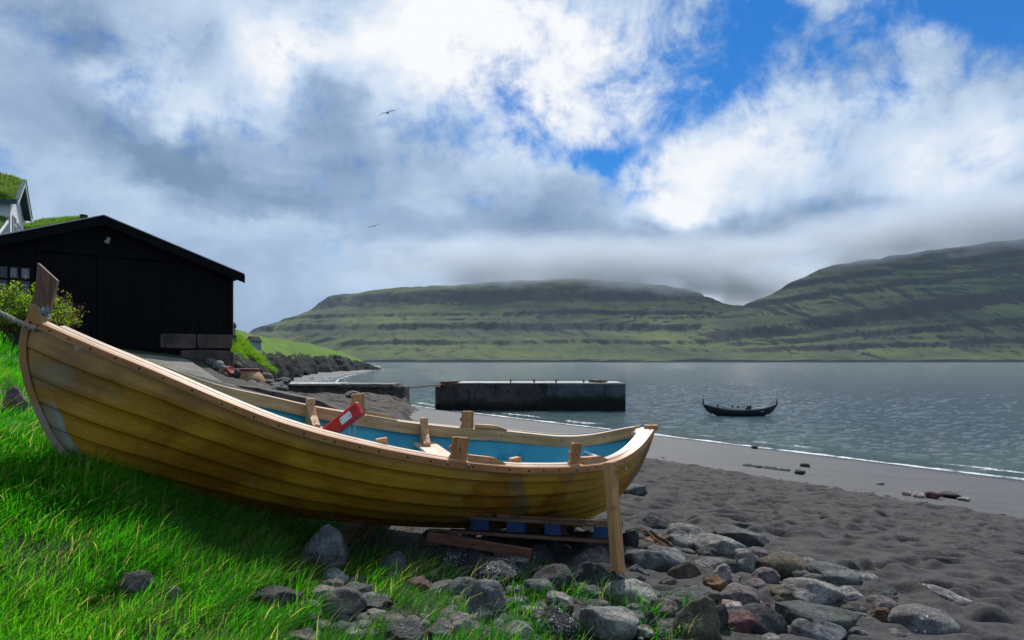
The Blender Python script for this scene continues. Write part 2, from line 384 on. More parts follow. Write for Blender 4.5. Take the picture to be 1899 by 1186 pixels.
def m_rock(name, a, b, speck=None, amount=.62, sscale=60, rough=.8, moss=None):
    m, t = new_mat(name); p = t.tex('Object')
    n = t.noise(p, 5, 8, .65); f_ = t.noise(p, 48, 6, .7); cr = t.noise(t.map(p, sc=(1, 1, 2.5)), 9, 7, .7, 1.2)
    col = t.mix(t.mr(n, .3, .7), a, b)
    g_ = t.noise(p, 150, 3, .8); col = t.mix(t.mr(f_, .3, .75), t.mix(1.0, col, (.5, .5, .5), 'MULTIPLY'), t.mix(1.0, col, (1.45, 1.45, 1.45), 'MULTIPLY')); col = t.mix(t.mr(g_, .62, .72), col, t.mix(1.0, col, (2.2, 2.15, 2.05), 'MULTIPLY'))
    col = t.mix(t.mr(g_, .36, .28), col, t.mix(1.0, col, (.4, .4, .4), 'MULTIPLY'))
    col = t.mix(t.mr(cr, .30, .36, 1, 0), col, t.mix(1.0, col, (.35, .35, .35), 'MULTIPLY'))
    if moss: col = t.mix(t.mr(t.noise(t.map(p, (4, 2, 1)), 4, 6, .7), .52, .66), col, moss)
    if speck:
        v = t.vor(p, sscale, 'F1'); k = t.noise(t.map(p, (3, 3, 3)), 7, 3)
        sp = t.math('MULTIPLY', t.mr(v, .36, .22), t.mr(k, amount, amount-.12, 0, 1) if False else t.mr(k, amount-.06, amount+.04))
        col = t.mix(sp, col, speck)
    h = t.math('ADD', t.math('MULTIPLY', n, 2.0), t.math('ADD', t.math('MULTIPLY', f_, .55), t.math('MULTIPLY', t.mr(cr, .26, .4), .5)))
    setp(t, col, rough, t.bump(h, .9, .030), spec=.4); return m
def m_wood(name, c1, c2, sc=1.0, grain=(2, 40, 40), stain=None, rough=.55, knots=True, gloss=.4, attr=False):
    m, t = new_mat(name); p = t.attr('gc', 'Vector') if attr else t.tex('Object')
    a = t.noise(t.map(p, sc=grain), sc, 5, .6, .6); b = t.noise(p, 5, 4, .6)
    col = t.mix(t.mr(a, .3, .7), c1, c2); col = t.mix(t.mr(b, .3, .75), t.mix(1.0, col, (.75, .72, .7), 'MULTIPLY'), col)
    if knots:
        v = t.vor(t.map(p, sc=(3, 9, 9)), 1.6, 'F1'); col = t.mix(t.mr(v, .10, .05), col, t.mix(1.0, col, (.3, .2, .15), 'MULTIPLY'))
    if stain: col = t.mix(t.mr(t.noise(t.map(p, (5, 1, 2)), 3.5, 6, .7), .55, .68), col, stain)
    setp(t, col, rough, t.bump(a, .35, .006), spec=gloss); return m
def m_plain(name, c, rough=.6, metal=0, var=.3, sc=6, bump=.25, spec=.5):
    m, t = new_mat(name); p = t.tex('Object'); n = t.noise(p, sc, 6, .65); f_ = t.noise(p, sc*9, 3, .6)
    lo = tuple(x*(1-var) for x in c); hi = tuple(min(x*(1+var), .95) for x in c)
    col = t.mix(t.mr(n, .3, .7), lo, hi)
    setp(t, col, rough, t.bump(t.math('ADD', n, t.math('MULTIPLY', f_, .4)), bump, .01), metal, spec); return m
MAT = {}
MAT['soil'] = m_grassland(); MAT['sand'] = m_sand(); MAT['water'] = m_water()
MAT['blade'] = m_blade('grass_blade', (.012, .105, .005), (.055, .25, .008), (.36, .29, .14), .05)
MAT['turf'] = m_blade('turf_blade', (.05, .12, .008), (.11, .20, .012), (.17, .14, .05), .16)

# ------------------------------------------------------------------ ground sheets
ang = np.concatenate([np.linspace(-72, -41, 40, endpoint=False), np.linspace(-41, 41, 760), np.linspace(41, 72, 41)[1:]])
rad = np.concatenate([np.linspace(-6, 1.4, 24), np.geomspace(1.5, 2.8, 70)[1:], np.geomspace(2.8, 17, 400)[1:], np.geomspace(17, 330, 190)[1:]])
# polar fan about the viewer; rows behind the viewer are parallel lines
TA, YY = np.meshgrid(np.tan(np.radians(ang)), rad)
XX = TA*np.maximum(YY, 3.0+0*YY)
ZZ = gz(XX, YY)
Dg = shoreD(XX, YY); Sg = 24.4-Dg
fc = grid_faces(len(rad), len(ang))
cx_ = XX.ravel()[fc].mean(1); cy_ = YY.ravel()[fc].mean(1); cs_ = Sg.ravel()[fc].mean(1)
grassy = (((cs_ < 2.0+.5*fbm(cx_*1.5, cy_*1.5, 2, 4)) & (cy_ < 13)) | ((cx_ < -8.6-.0*cy_) & (cy_ < 60)) | ((cx_ < -5.6+.25*(cy_-13)*0) & (cy_ < 13.5)))
sub = (Dg.ravel()[fc].max(1) > -22)
def submesh(name, mask, mat, attrs):
    f2 = fc[mask]; used, inv = np.unique(f2.ravel(), return_inverse=True)
    v = np.stack([XX.ravel(), YY.ravel(), ZZ.ravel()], 1)[used]
    return mesh_np(name, v, inv.reshape(-1, 4), mat, attrs={k: a.ravel()[used] for k, a in attrs.items()})
tag(submesh('grass_bank', grassy, MAT['soil'], {'shore': Dg}), 'green grassy bank sloping down to the dark beach', kind='structure')
tag(submesh('beach', ~grassy & sub, MAT['sand'], {'shore': Dg}), 'dark grey volcanic sand beach', kind='structure')

# ------------------------------------------------------------------ sea
ang2 = np.linspace(-44, 50, 560); r2 = np.concatenate([np.geomspace(12, 120, 420), np.geomspace(120, 2300, 150)[1:]])
TA, YW = np.meshgrid(np.tan(np.radians(ang2)), r2); XW = TA*YW
DW = shoreD(XW, YW)
am = sst(220, 60, YW)*sst(.5, -4, DW)
ZW = am*(.10*fbm(XW*.42, YW*.85, 4, 21, .62)+.030*pn(XW*1.7, YW*3.0, 25))
ZW += np.where(DW < 0, 0, -.004*0)+.035*np.exp(-((DW+1.5+.5*pn(XW*.3, YW*.3, 2))/.35)**2)
fw = grid_faces(len(r2), len(ang2)); okw = DW.ravel()[fw].min(1) < 1.2
fw = fw[okw]; used, inv = np.unique(fw.ravel(), return_inverse=True)
tag(mesh_np('sea', np.stack([XW.ravel(), YW.ravel(), ZW.ravel()], 1)[used], inv.reshape(-1, 4), MAT['water'], attrs={'shore': DW.ravel()[used]}), 'grey blue choppy fjord water with a thin line of surf', kind='structure')
# seabed so that the shallow edge has ground beneath it
# ------------------------------------------------------------------ mountains across the fjord
def m_hill():
    m, t = new_mat('far_hillside'); p = t.tex('Object'); st = t.attr('steep'); nz = t.attr('band')
    a = t.noise(t.map(p, sc=(.004, .004, .012)), 1, 8, .65); b = t.noise(t.map(p, sc=(.03, .03, .03)), 1, 6, .7)
    col = t.mix(t.mr(a, .35, .65), (.024, .038, .022), (.088, .112, .030))  # yellow-green patches also paint sunlit breaks between cloud shadows into the colour
    col = t.mix(t.mr(b, .45, .7), col, (.038, .042, .030))
    big = t.noise(t.map(p, rot=(0, R(-4), 0), sc=(.0022, .0022, .016)), 1, 7, .68, .5)
    k = t.math('ADD', t.math('MULTIPLY', st, .75), t.math('ADD', t.math('MULTIPLY', t.math('SUBTRACT', b, .5), .8), t.math('MULTIPLY', t.math('SUBTRACT', big, .5), 2.2)))
    col = t.mix(t.mr(k, .38, .60), col, (.014, .0135, .017))
    setp(t, col, .95, t.bump(b, .6, 3.0), spec=.1); return m
MAT['hill'] = m_hill()
def mountain(name, ridge, y0, yr, x0, x1, nx, ny, seed, label, terr=18, bands=()):
    rp = np.array(ridge, float)
    rx = (rp[:, 0]-CX)/F*yr; rz = EYE+(HY-rp[:, 1])/F*yr
    xs = np.linspace(x0, x1, nx); q = np.concatenate([np.linspace(0, 1, ny), np.linspace(1.02, 1.5, 24)])
    Q, XM = np.meshgrid(q, xs, indexing='ij')
    rid = np.interp(XM, rx, rz)+5*fbm(XM*.006, XM*0+seed, 4, seed)
    YM = y0+(yr-y0)*Q+40*pn(XM*.0015, XM*0+3, seed)*(1-Q)
    qq = np.clip(Q, 0, 1)
    prof = .30*qq+.70*qq**1.5
    prof = np.where(Q > 1, 1-.25*((Q-1)/.5)**1.2, prof)
    z = rid*prof
    warp = 130*fbm(XM*.0028, YM*.0028, 3, seed+5)
    # gullies running down the slope and basalt terraces
    gul = fbm((XM+warp)*.011, YM*.0016+XM*.001, 5, seed+3, .62, True)
    z = z-np.clip(rid, 0, 120)*.11*sst(.15, .9, gul)*np.sin(np.pi*np.clip(qq, .03, .97))**.6
    tp = terr*(1+.35*pn(XM*.0012, YM*.001, seed+9)); ph = z/tp+.3*fbm(XM*.003, YM*.003, 3, seed+7)
    fr = ph-np.floor(ph); z2 = (np.floor(ph)+sst(.55, .95, fr)-.3*fbm(XM*.003, YM*.003, 3, seed+7))*tp
    mk = sst(6, 40, z)*(.35+.65*sst(-.2, .25, fbm(XM*.0035, YM*.0035, 3, seed+13)))
    mk = mk*(.10+.30*sst(-.3,.4,fbm(XM*.0016, YM*.004, 3, seed+17))); z = z*(1-mk)+z2*mk
    bd = np.zeros_like(z)
    for (px1, pz1, px2, pz2, th_, st_) in bands:      # basalt cliff bands: height runs linearly with x
        zb = pz1+(pz2-pz1)*(XM-px1)/(px2-px1)+5*fbm(XM*.006, XM*0+1.5, 4, seed+41); up_ = (z-zb)/th_+.25*fbm(XM*.02, YM*.004, 3, seed+43)
        brk = sst(-.55, -.1, fbm(XM*.004, YM*.001, 3, seed+47)); bd = np.maximum(bd, st_*brk*sst(-1, -.4, up_)*(1-sst(.4, 1, up_)))
        z = z+th_*.55*brk*np.tanh(up_*2.2)*sst(0, 25, z)*np.clip(np.exp(-up_**2/3), 0, 1)*(1-sst(1., 1.15, Q))
    z = z+1.6*fbm(XM*.03, YM*.03, 4, seed+2, .6)*sst(2, 20, z)
    z = np.where(Q < .02, -3, np.maximum(z, .6)) 
    z = np.where((Q >= .02), np.maximum(z, 4.0+4.5*fbm(XM*.01, YM*.01, 3, seed)*1.0), z)
    gy, gx = np.gradient(z); dy = np.gradient(YM, axis=0); dx = xs[1]-xs[0]
    sl_ = np.hypot(gy/dy, gx/dx); steep = sst(.35, .95, sl_)
    steep = np.maximum(steep, .95*(Q < .05))
    steep = np.maximum(steep, .8*sst(.55, .85, gul)*sst(.02, .12, qq)*sst(-.1, .25, fbm(XM*.005, YM*.001, 3, seed+31)))
    steep = np.maximum(steep, bd*(.75+.5*fbm(XM*.05, YM*.006, 3, seed+51)))
    o = mesh_np(name, np.stack([XM, YM, z], -1).reshape(-1, 3), grid_faces(len(q), nx), MAT['hill'], attrs={'steep': steep.ravel(), 'band': z.ravel()})
    tag(o, label, kind='structure'); return o
mountain('mountain', [(150,700),(300,668),(440,628),(465,616),(520,592),(575,568),(615,552),(680,540),(760,534),(850,528),(930,521),(1060,517),(1150,523),(1250,536),(1320,549),(1380,562),(1450,585),(1600,640),(1900,680)],
         1440, 2350, -1300, 1500, 620, 190, 3, 'broad flat topped green and black mountain on the left across the fjord', 18,
         ((-900, 190, 800, 232, 26, 1.0), (-900, 100, 900, 92, 11, .95), (-900, 138, 800, 150, 7, .7), (-900, 45, 900, 52, 6, .8)))
mountain('mountain', [(850,676),(980,668),(1080,655),(1190,626),(1290,598),(1390,562),(1440,538),(1520,498),(1600,480),(1700,466),(1800,452),(1899,440),(2000,425),(2300,400),(2800,380)],
         1405, 1950, -200, 2300, 640, 170, 8, 'steeper green mountain with dark basalt ledges on the right across the fjord', 22,
         ((650, 78, 1450, 195, 17, 1.0), (650, 48, 1450, 120, 7, .8), (600, 150, 1450, 262, 8, .75), (400, 20, 1500, 62, 6, .7), (900, 230, 1450, 310, 9, .7)))
# ------------------------------------------------------------------ headland, mound, rock shelf
def m_cliff():
    m, t = new_mat('cliff_and_turf'); p = t.tex('Object'); g = t.attr('green')
    a = t.noise(p, .35, 7, .65); b = t.noise(t.map(p, rot=(0, R(14), 0), sc=(.5, .5, 2.2)), .9, 7, .7); c = t.noise(p, 2.2, 5, .7)
    rock = t.mix(t.mr(b, .35, .7), (.004, .005, .006), (.024, .026, .030)); rock = t.mix(t.mr(c, .68, .76), rock, (.20, .20, .20))
    gr = t.mix(t.mr(a, .35, .65), (.060, .135, .012), (.110, .200, .016)); gr = t.mix(t.mr(c, .5, .75), gr, (.10, .10, .035))
    k = t.mr(t.math('ADD', g, t.math('MULTIPLY', t.math('SUBTRACT', t.noise(p, .8, 6, .7), .5), 1.3)), .33, .47)
    setp(t, t.mix(k, rock, gr), .9, t.bump(t.math('ADD', b, c), .8, .3), spec=.2); return m
MAT['cliff'] = m_cliff()
def ridgeland(name, lines, ns, label, rough, back, seed, sc):
    """lines: foot, edge, ridge given as (px, py, depth); lofted into real terrain"""
    L = []
    tt = np.linspace(0, 1, ns)
    for ln in lines:
        P_ = np.array([PT(*a) for a in ln]); k = np.linspace(0, 1, len(P_))
        L.append(np.stack([np.interp(tt, k, P_[:, i]) for i in range(3)], 1))
    foot_, edge, rid = L; bk = rid+np.array(back)
    rows = []; gr = []
    for q in np.linspace(0, 1, 26): rows.append(foot_*(1-q)+edge*q); gr.append(np.full(ns, .15+.25*q*q)); rows[-1][:, 1] -= 0
    for q in np.linspace(0, 1, 26)[1:]:
        r_ = edge*(1-q)+rid*q; r_[:, 2] += 0; rows.append(r_); gr.append(np.full(ns, min(1, .42+2.2*q)))
    for q in np.linspace(0, 1, 10)[1:]: rows.append(rid*(1-q)+bk*q); gr.append(np.full(ns, 1.0))
    V = np.stack(rows); G = np.stack(gr)
    taper = np.clip(np.minimum(tt*8, (1-tt)*8), 0, 1)
    n_ = fbm(V[..., 0]/sc*.45+V[..., 1]/sc*.28, V[..., 2]/sc*3+V[..., 1]/sc*.25, 5, seed, .6, True)
    m_ = fbm(V[..., 0]/sc/3, V[..., 1]/sc/3, 4, seed+4)
    w = 1-sst(.35, .6, G)
    V[..., 2] += (w*n_*rough+(1-w)*m_*rough*.35)*taper
    V[..., 1] -= w*n_*rough*1.3*taper; V[..., 0] += w*m_*rough*1.3*taper
    V[0, :, 2] -= 1.0
    o = mesh_np(name, V.reshape(-1, 3), grid_faces(V.shape[0], ns), MAT['cliff'], attrs={'green': G.ravel()})
    return tag(o, label, kind='structure')
ridgeland('headland', [[(412,706,58),(450,702,62),(500,699,80),(530,696,100),(560,693,131),(620,689,185),(660,687,220),(690,686,250),(708,685.2,264)],
                       [(412,672,64),(450,670,70),(500,667,92),(530,666,115),(560,664,145),(620,664,198),(660,671,230),(690,681,255),(708,685,265)],
                       [(412,598,90),(440,613,98),(470,621,112),(500,625,130),(545,631,160),(600,644,205),(645,656,235),(682,674,256),(708,684.6,266)]],
          420, 'green headland ending in black rocks at the edge of the far beach', 1.7, (-25, 60, -4), 41, 5.0)
ridgeland('mound', [[(395,692,29),(440,690,33),(478,690,36),(505,695,38)], [(395,655,33),(440,661,36),(475,669,39),(505,693,38.6)], [(395,600,38),(432,617,40),(452,636,41),(480,666,41.5),(505,692,39.6)]],
          160, 'steep tussocky green bank with dark rock beneath beside the black boathouse', .32, (-5, 12, -1.5), 51, 1.3)
# ledge of bare rock between the slipway and the quay
xs = np.linspace(-15, -1.0, 380); ys = np.linspace(17.2, 45.6, 420); XR, YR = np.meshgrid(xs, ys)
pxr = CX+F*XR/YR
mk = sst(410, 450, pxr)*(1-sst(735, 790, pxr+26*pn(XR*.5, YR*.5, 4)))*sst(.2, 4.5, YR-(17.5-(XR+7.5)*.48))
rn = fbm(XR*.30+YR*.25, YR*1.5, 6, 61, .55, True); rb = fbm(XR*.25, YR*.25, 3, 65)
ZR = np.minimum(gz(XR, YR, False), 2.3)+mk*(.12+.26*rn+.3*rb)-.35*(1-mk)
ZR = ZR+mk*.55*sst(6, 0, np.hypot(XR+8.5, (YR-45)*1.0))
def m_ledge():
    m, t = new_mat('ledge_rock'); p = t.tex('Object')
    b = t.noise(t.map(p, sc=(1, 3.2, 4)), .9, 8, .7); c = t.noise(p, 5, 6, .7)
    col = t.mix(t.mr(b, .35, .68), (.007, .0065, .0065), (.050, .040, .034)); col = t.mix(t.mr(c, .66, .78), col, (.12, .11, .10))
    setp(t, col, .75, t.bump(t.math('ADD', b, t.math('MULTIPLY', c, .4)), .9, .12), spec=.35); return m
MAT['ledge'] = m_ledge()
tag(mesh_np('rock_ledge', np.stack([XR, YR, ZR], -1).reshape(-1, 3), grid_faces(420, 380), MAT['ledge']), 'dark bare rock ledge below the quay wall', kind='structure')
# small rocky hill far behind the village
hx = np.linspace(-470, -250, 60); hy = np.linspace(380, 480, 30); HX, HYY = np.meshgrid(hx, hy)
px_ = CX+F*HX/HYY
HZ = np.interp(px_, [-400, 0, 30, 45, 60, 70, 90, 140], [120, 108, 102, 92, 82, 74, 55, 10])*np.sin(np.pi*np.clip((HYY-375)/110, 0, 1))**.4+3*fbm(HX*.08, HYY*.08, 5, 3)
tag(mesh_np('hill', np.stack([HX, HYY, HZ], -1).reshape(-1, 3), grid_faces(30, 60), MAT['ledge']), 'dark rocky hilltop showing behind the white house', kind='structure')
# ------------------------------------------------------------------ slipway
def m_concrete(name, a, b, sc=4, dirt=(.02, .02, .02), rough=.9, wetz=None, green=None):
    m, t = new_mat(name); p = t.tex('Object')
    n = t.noise(p, sc*.3, 7, .65); f_ = t.noise(p, sc*9, 5, .7); st = t.noise(t.map(p, sc=(3, 3, .35)), sc*.5, 6, .65)
    col = t.mix(t.mr(n, .3, .7), a, b); col = t.mix(t.mr(st, .52, .72), col, dirt)
    col = t.mix(t.mr(f_, .3, .8), t.mix(1.0, col, (.6, .6, .6), 'MULTIPLY'), t.mix(1.0, col, (1.35, 1.35, 1.35), 'MULTIPLY'))
    if wetz is not None:
        sp = t.node('ShaderNodeSeparateXYZ'); t.l.new(p, sp.inputs[0])
        e = t.math('ADD', sp.outputs[2], t.math('MULTIPLY', t.math('SUBTRACT', t.noise(p, .9, 6, .7), .5), 1.1))
        if green: col = t.mix(t.mr(e, wetz+.5, wetz+.15), col, green)
        col = t.mix(t.mr(e, wetz+.2, wetz-.15), col, (.006, .007, .006))
    setp(t, col, rough, t.bump(t.math('ADD', n, f_), .6, .03), spec=.3); return m
MAT['slip'] = m_concrete('slip_concrete', (.15, .14, .125), (.24, .225, .20), 5, (.09, .085, .078))
MAT['found'] = m_concrete('foundation_concrete', (.05, .038, .03), (.15, .115, .088), 3, (.005, .005, .006))
MAT['quay'] = m_concrete('quay_concrete', (.055, .050, .044), (.14, .125, .105), 2.2, (.012, .012, .012), wetz=.25, green=(.012, .02, .006))
MAT['jetty_old'] = m_concrete('jetty_masonry', (.034, .032, .030), (.090, .088, .084), 2.6, (.010, .010, .011), wetz=.35, green=(.020, .022, .012))
MAT['jetty_new'] = m_concrete('jetty_concrete', (.036, .050, .064), (.095, .120, .140), 1.6, (.016, .022, .028), wetz=.75, green=(.010, .022, .005))
MAT['cope'] = m_concrete('pale_coping', (.32, .32, .30), (.55, .55, .53), 3, (.15, .15, .14))
MAT['rust'] = m_plain('rusty_iron', (.16, .060, .022), .85, .2, .5, 9, .6)
n_ = 120; k_ = np.linspace(0, 1, 4)
fa = np.stack([np.interp(np.linspace(0, 1, n_), k_, SLIP_FAR[:, i]) for i in range(3)], 1)
na = np.stack([np.interp(np.linspace(0, 1, n_), k_, SLIP_NEAR[:, i]) for i in range(3)], 1)
rows = [fa-np.array([0, 0, .5])]+[fa*(1-q)+na*q for q in np.linspace(0, 1, 60)]+[na-np.array([0, 0, .5])]
V = np.stack(rows); V[1:-1, :, 2] = SLA*V[1:-1, :, 0]+SLB*V[1:-1, :, 1]+SLC+.03*fbm(V[1:-1, :, 0]*1.5, V[1:-1, :, 1]*1.5, 4, 3)
tag(mesh_np('slipway', V.reshape(-1, 3), grid_faces(V.shape[0], n_), MAT['slip']), 'rough grey concrete slipway in front of the black boathouse', kind='structure')
# low kerb wall along its far side
kv = []; kf = []
pts = [Vector((-7.55, 17.3, 3.02)), Vector((-6.4, 16.85, 2.97)), Vector((-4.6, 16.1, 2.70)), Vector((-3.3, 15.5, 2.30))]
for a_, b_ in zip(pts[:-1], pts[1:]):
    pass
def wallstrip(name, pts, thick, drop, mat, label, cat=None, kind=None, top=None):
    v = []; f = []; n = len(pts)
    for i, p in enumerate(pts):
        d_ = (pts[min(i+1, n-1)]-pts[max(i-1, 0)]); d_.z = 0; d_.normalize(); s_ = Vector((-d_.y, d_.x, 0))*thick/2
        for q, zz in ((-1, 0), (1, 0), (1, -drop), (-1, -drop)): v.append(p+s_*q+Vector((0, 0, zz)))
    for i in range(n-1):
        for k in range(4): f.append([i*4+k, i*4+(k+1) % 4, i*4+4+(k+1) % 4, i*4+4+k])
    f += [[0, 1, 2, 3], [4*n-4, 4*n-3, 4*n-2, 4*n-1]]
    o = mesh_py(name, v, f, mat)
    return tag(o, label, cat, kind=kind)
pp = []
for a_, b_ in zip(pts[:-1], pts[1:]):
    for q in range(6): pp.append(a_.lerp(b_, q/6)+Vector((0, 0, random.uniform(-.02, .02))))
pp.append(pts[-1])
wallstrip('kerb_wall', pp, .28, .7, MAT['quay'], 'low dark concrete kerb wall along the far edge of the slipway', 'wall')

# ------------------------------------------------------------------ quay wall and jetty
def slab_block(name, x0, x1, y0, y1, z0, z1, mat, parent, jag=.05, n=26):
    """concrete mass with uneven face"""
    bm = bmesh.new()
    v = []; f = []; box(v, f, ((x0+x1)/2, (y0+y1)/2, (z0+z1)/2), (x1-x0, y1-y0, z1-z0))
    vs_ = [bm.verts.new(p) for p in v]
    for q in f: bm.faces.new([vs_[i] for i in q])
    for ax, cnt in ((0, n), (1, 5), (2, 7)):
        lo = min(p[ax] for p in v); hi = max(p[ax] for p in v)
        for k in range(1, cnt):
            c = [0, 0, 0]; c[ax] = lo+(hi-lo)*k/cnt; nn_ = [0, 0, 0]; nn_[ax] = 1
            bmesh.ops.bisect_plane(bm, geom=bm.verts[:]+bm.edges[:]+bm.faces[:], plane_co=c, plane_no=nn_)
    for w in bm.verts:
        w.co += Vector((random.uniform(-1, 1)*jag*.5, random.uniform(-1, 1)*jag, random.uniform(-1, 1)*jag*.35))
    bmesh.ops.recalc_face_normals(bm, faces=bm.faces)
    me = bpy.data.meshes.new(name); bm.to_mesh(me); bm.free(); o = link(name, me, mat)
    return keep(o, parent) if parent else o
q = empty('quay_wall', (-11, 47, 0), 'crumbling dark quay wall on the rock ledge, ending at the gap before the jetty', 'wall')
slab_block('wall_section', -11.8, -7.25, 45.6, 48.2, -.3, 1.82, MAT['quay'], q, .10)
slab_block('wall_section', -16.5, -11.83, 45.8, 48.4, .2, 1.92, MAT['quay'], q, .08)
slab_block('coping', -11.6, -7.9, 45.45, 48.3, 1.825, 2.03, MAT['cope'] if False else MAT['slip'], q, .05)
slab_block('coping', -17.0, -11.62, 45.55, 48.5, 1.93, 2.05, MAT['cope'], q, .02)
tag(slab_block('beam', -7.9, -7.2, 45.7, 46.0, 1.83, 1.88, MAT['rust'], None, .01, 3), 'rusty iron stub on the end of the quay wall', 'iron stub')
j = empty('jetty', (1, 50, 0), 'long dark concrete jetty standing in the shallow water beyond the yellow boat', 'jetty')
slab_block('wall_section', -5.15, 2.48, 49.0, 53, -.6, 1.93, MAT['jetty_old'], j, .075, 46)
slab_block('wall_section', 2.50, 8.07, 48.55, 53, -.6, 1.93, MAT['jetty_new'], j, .022, 14)['label'] = 'smoother blue grey concrete seaward section'
slab_block('wall_section', -5.55, -5.17, 49.3, 53, -.6, 1.72, MAT['quay'], j, .03, 3)
slab_block('coping', -3.95, 8.05, 49.1, 53, 1.937, 1.99, MAT['cope'], j, .006, 30)
for x_ in (3.2, -0.1, 5.2, 1.6, 6.4):
    v = []; f = []
    o = lathe('bollard', [(0, 0), (.06, 0), (.06, .16), (.10, .18), (.10, .24), (0, .24)], (x_, 49.5, 1.985), MAT['rust'], j, 10)
rail = empty('rusty_beam_stack', (-4.9, 49.3, 1.9), 'rusty iron beams lying on the landward end of the jetty', 'iron beams')
for a_, b_, w_ in (((-5.2, 49.0, 2.03), (-3.75, 49.0, 2.08), .10), ((-5.1, 49.2, 1.98), (-3.9, 49.2, 2.0), .12), ((-4.9, 49.05, 1.80), (-3.9, 48.93, 1.80), .10)):
    A_ = Vector(a_); B_ = Vector(b_); M = Matrix.Translation((A_+B_)/2) @ (B_-A_).to_track_quat('X', 'Z').to_matrix().to_4x4()
    obox('beam', (0, 0, 0), ((B_-A_).length, w_, w_*.8), MAT['rust'], rail, M)
A_ = PT(751, 719, 46.2); B_ = PT(822, 713, 49.0); M = Matrix.Translation((A_+B_)/2) @ (B_-A_).to_track_quat('X', 'Z').to_matrix().to_4x4()
tag(obox('gangplank', (0, 0, 0), ((B_-A_).length+.2, .28, .07), MAT['rust'], None, M), 'narrow rusty plank bridging the gap between quay wall and jetty', 'plank')
# heap of weed-covered stones on the jetty top
def lump(c, s, seed, sub=3, cuts=7, rough=.08, yaw=0, tilt=0, cmin=.62):
    bm = bmesh.new(); bmesh.ops.create_icosphere(bm, subdivisions=sub, radius=1)
    rr = random.Random(seed); pl = []
    for _ in range(cuts):
        n = Vector((rr.gauss(0, 1), rr.gauss(0, 1), rr.gauss(0, .8))).normalized(); pl.append((n, rr.uniform(cmin, .92)))
    V_ = np.array([v.co[:] for v in bm.verts])
    for n, c_ in pl:
        dd = V_ @ np.array(n); ex = np.maximum(dd-c_, 0); V_ -= np.outer(ex*.94, np.array(n))
    ang1 = V_[:, 0]*1.6+seed*3.3; d1 = fbm(ang1+V_[:, 2]*.8, V_[:, 1]*1.6+V_[:, 2]*1.3+seed, 4, seed % 37)
    d2 = fbm(V_[:, 0]*4+V_[:, 2]*2.2+seed, V_[:, 1]*4-V_[:, 2]*2.7, 3, seed % 31)
    V_ *= (1+rough*1.6*d1+rough*.4*d2)[:, None]
    M_ = Matrix.Rotation(yaw, 3, 'Z') @ Matrix.Rotation(tilt, 3, 'Y')
    Vn = (np.array(M_) @ (V_*np.array(s)).T).T
    F_ = [[v.index for v in f.verts] for f in bm.faces]; bm.free()
    return Vn, np.array(F_)
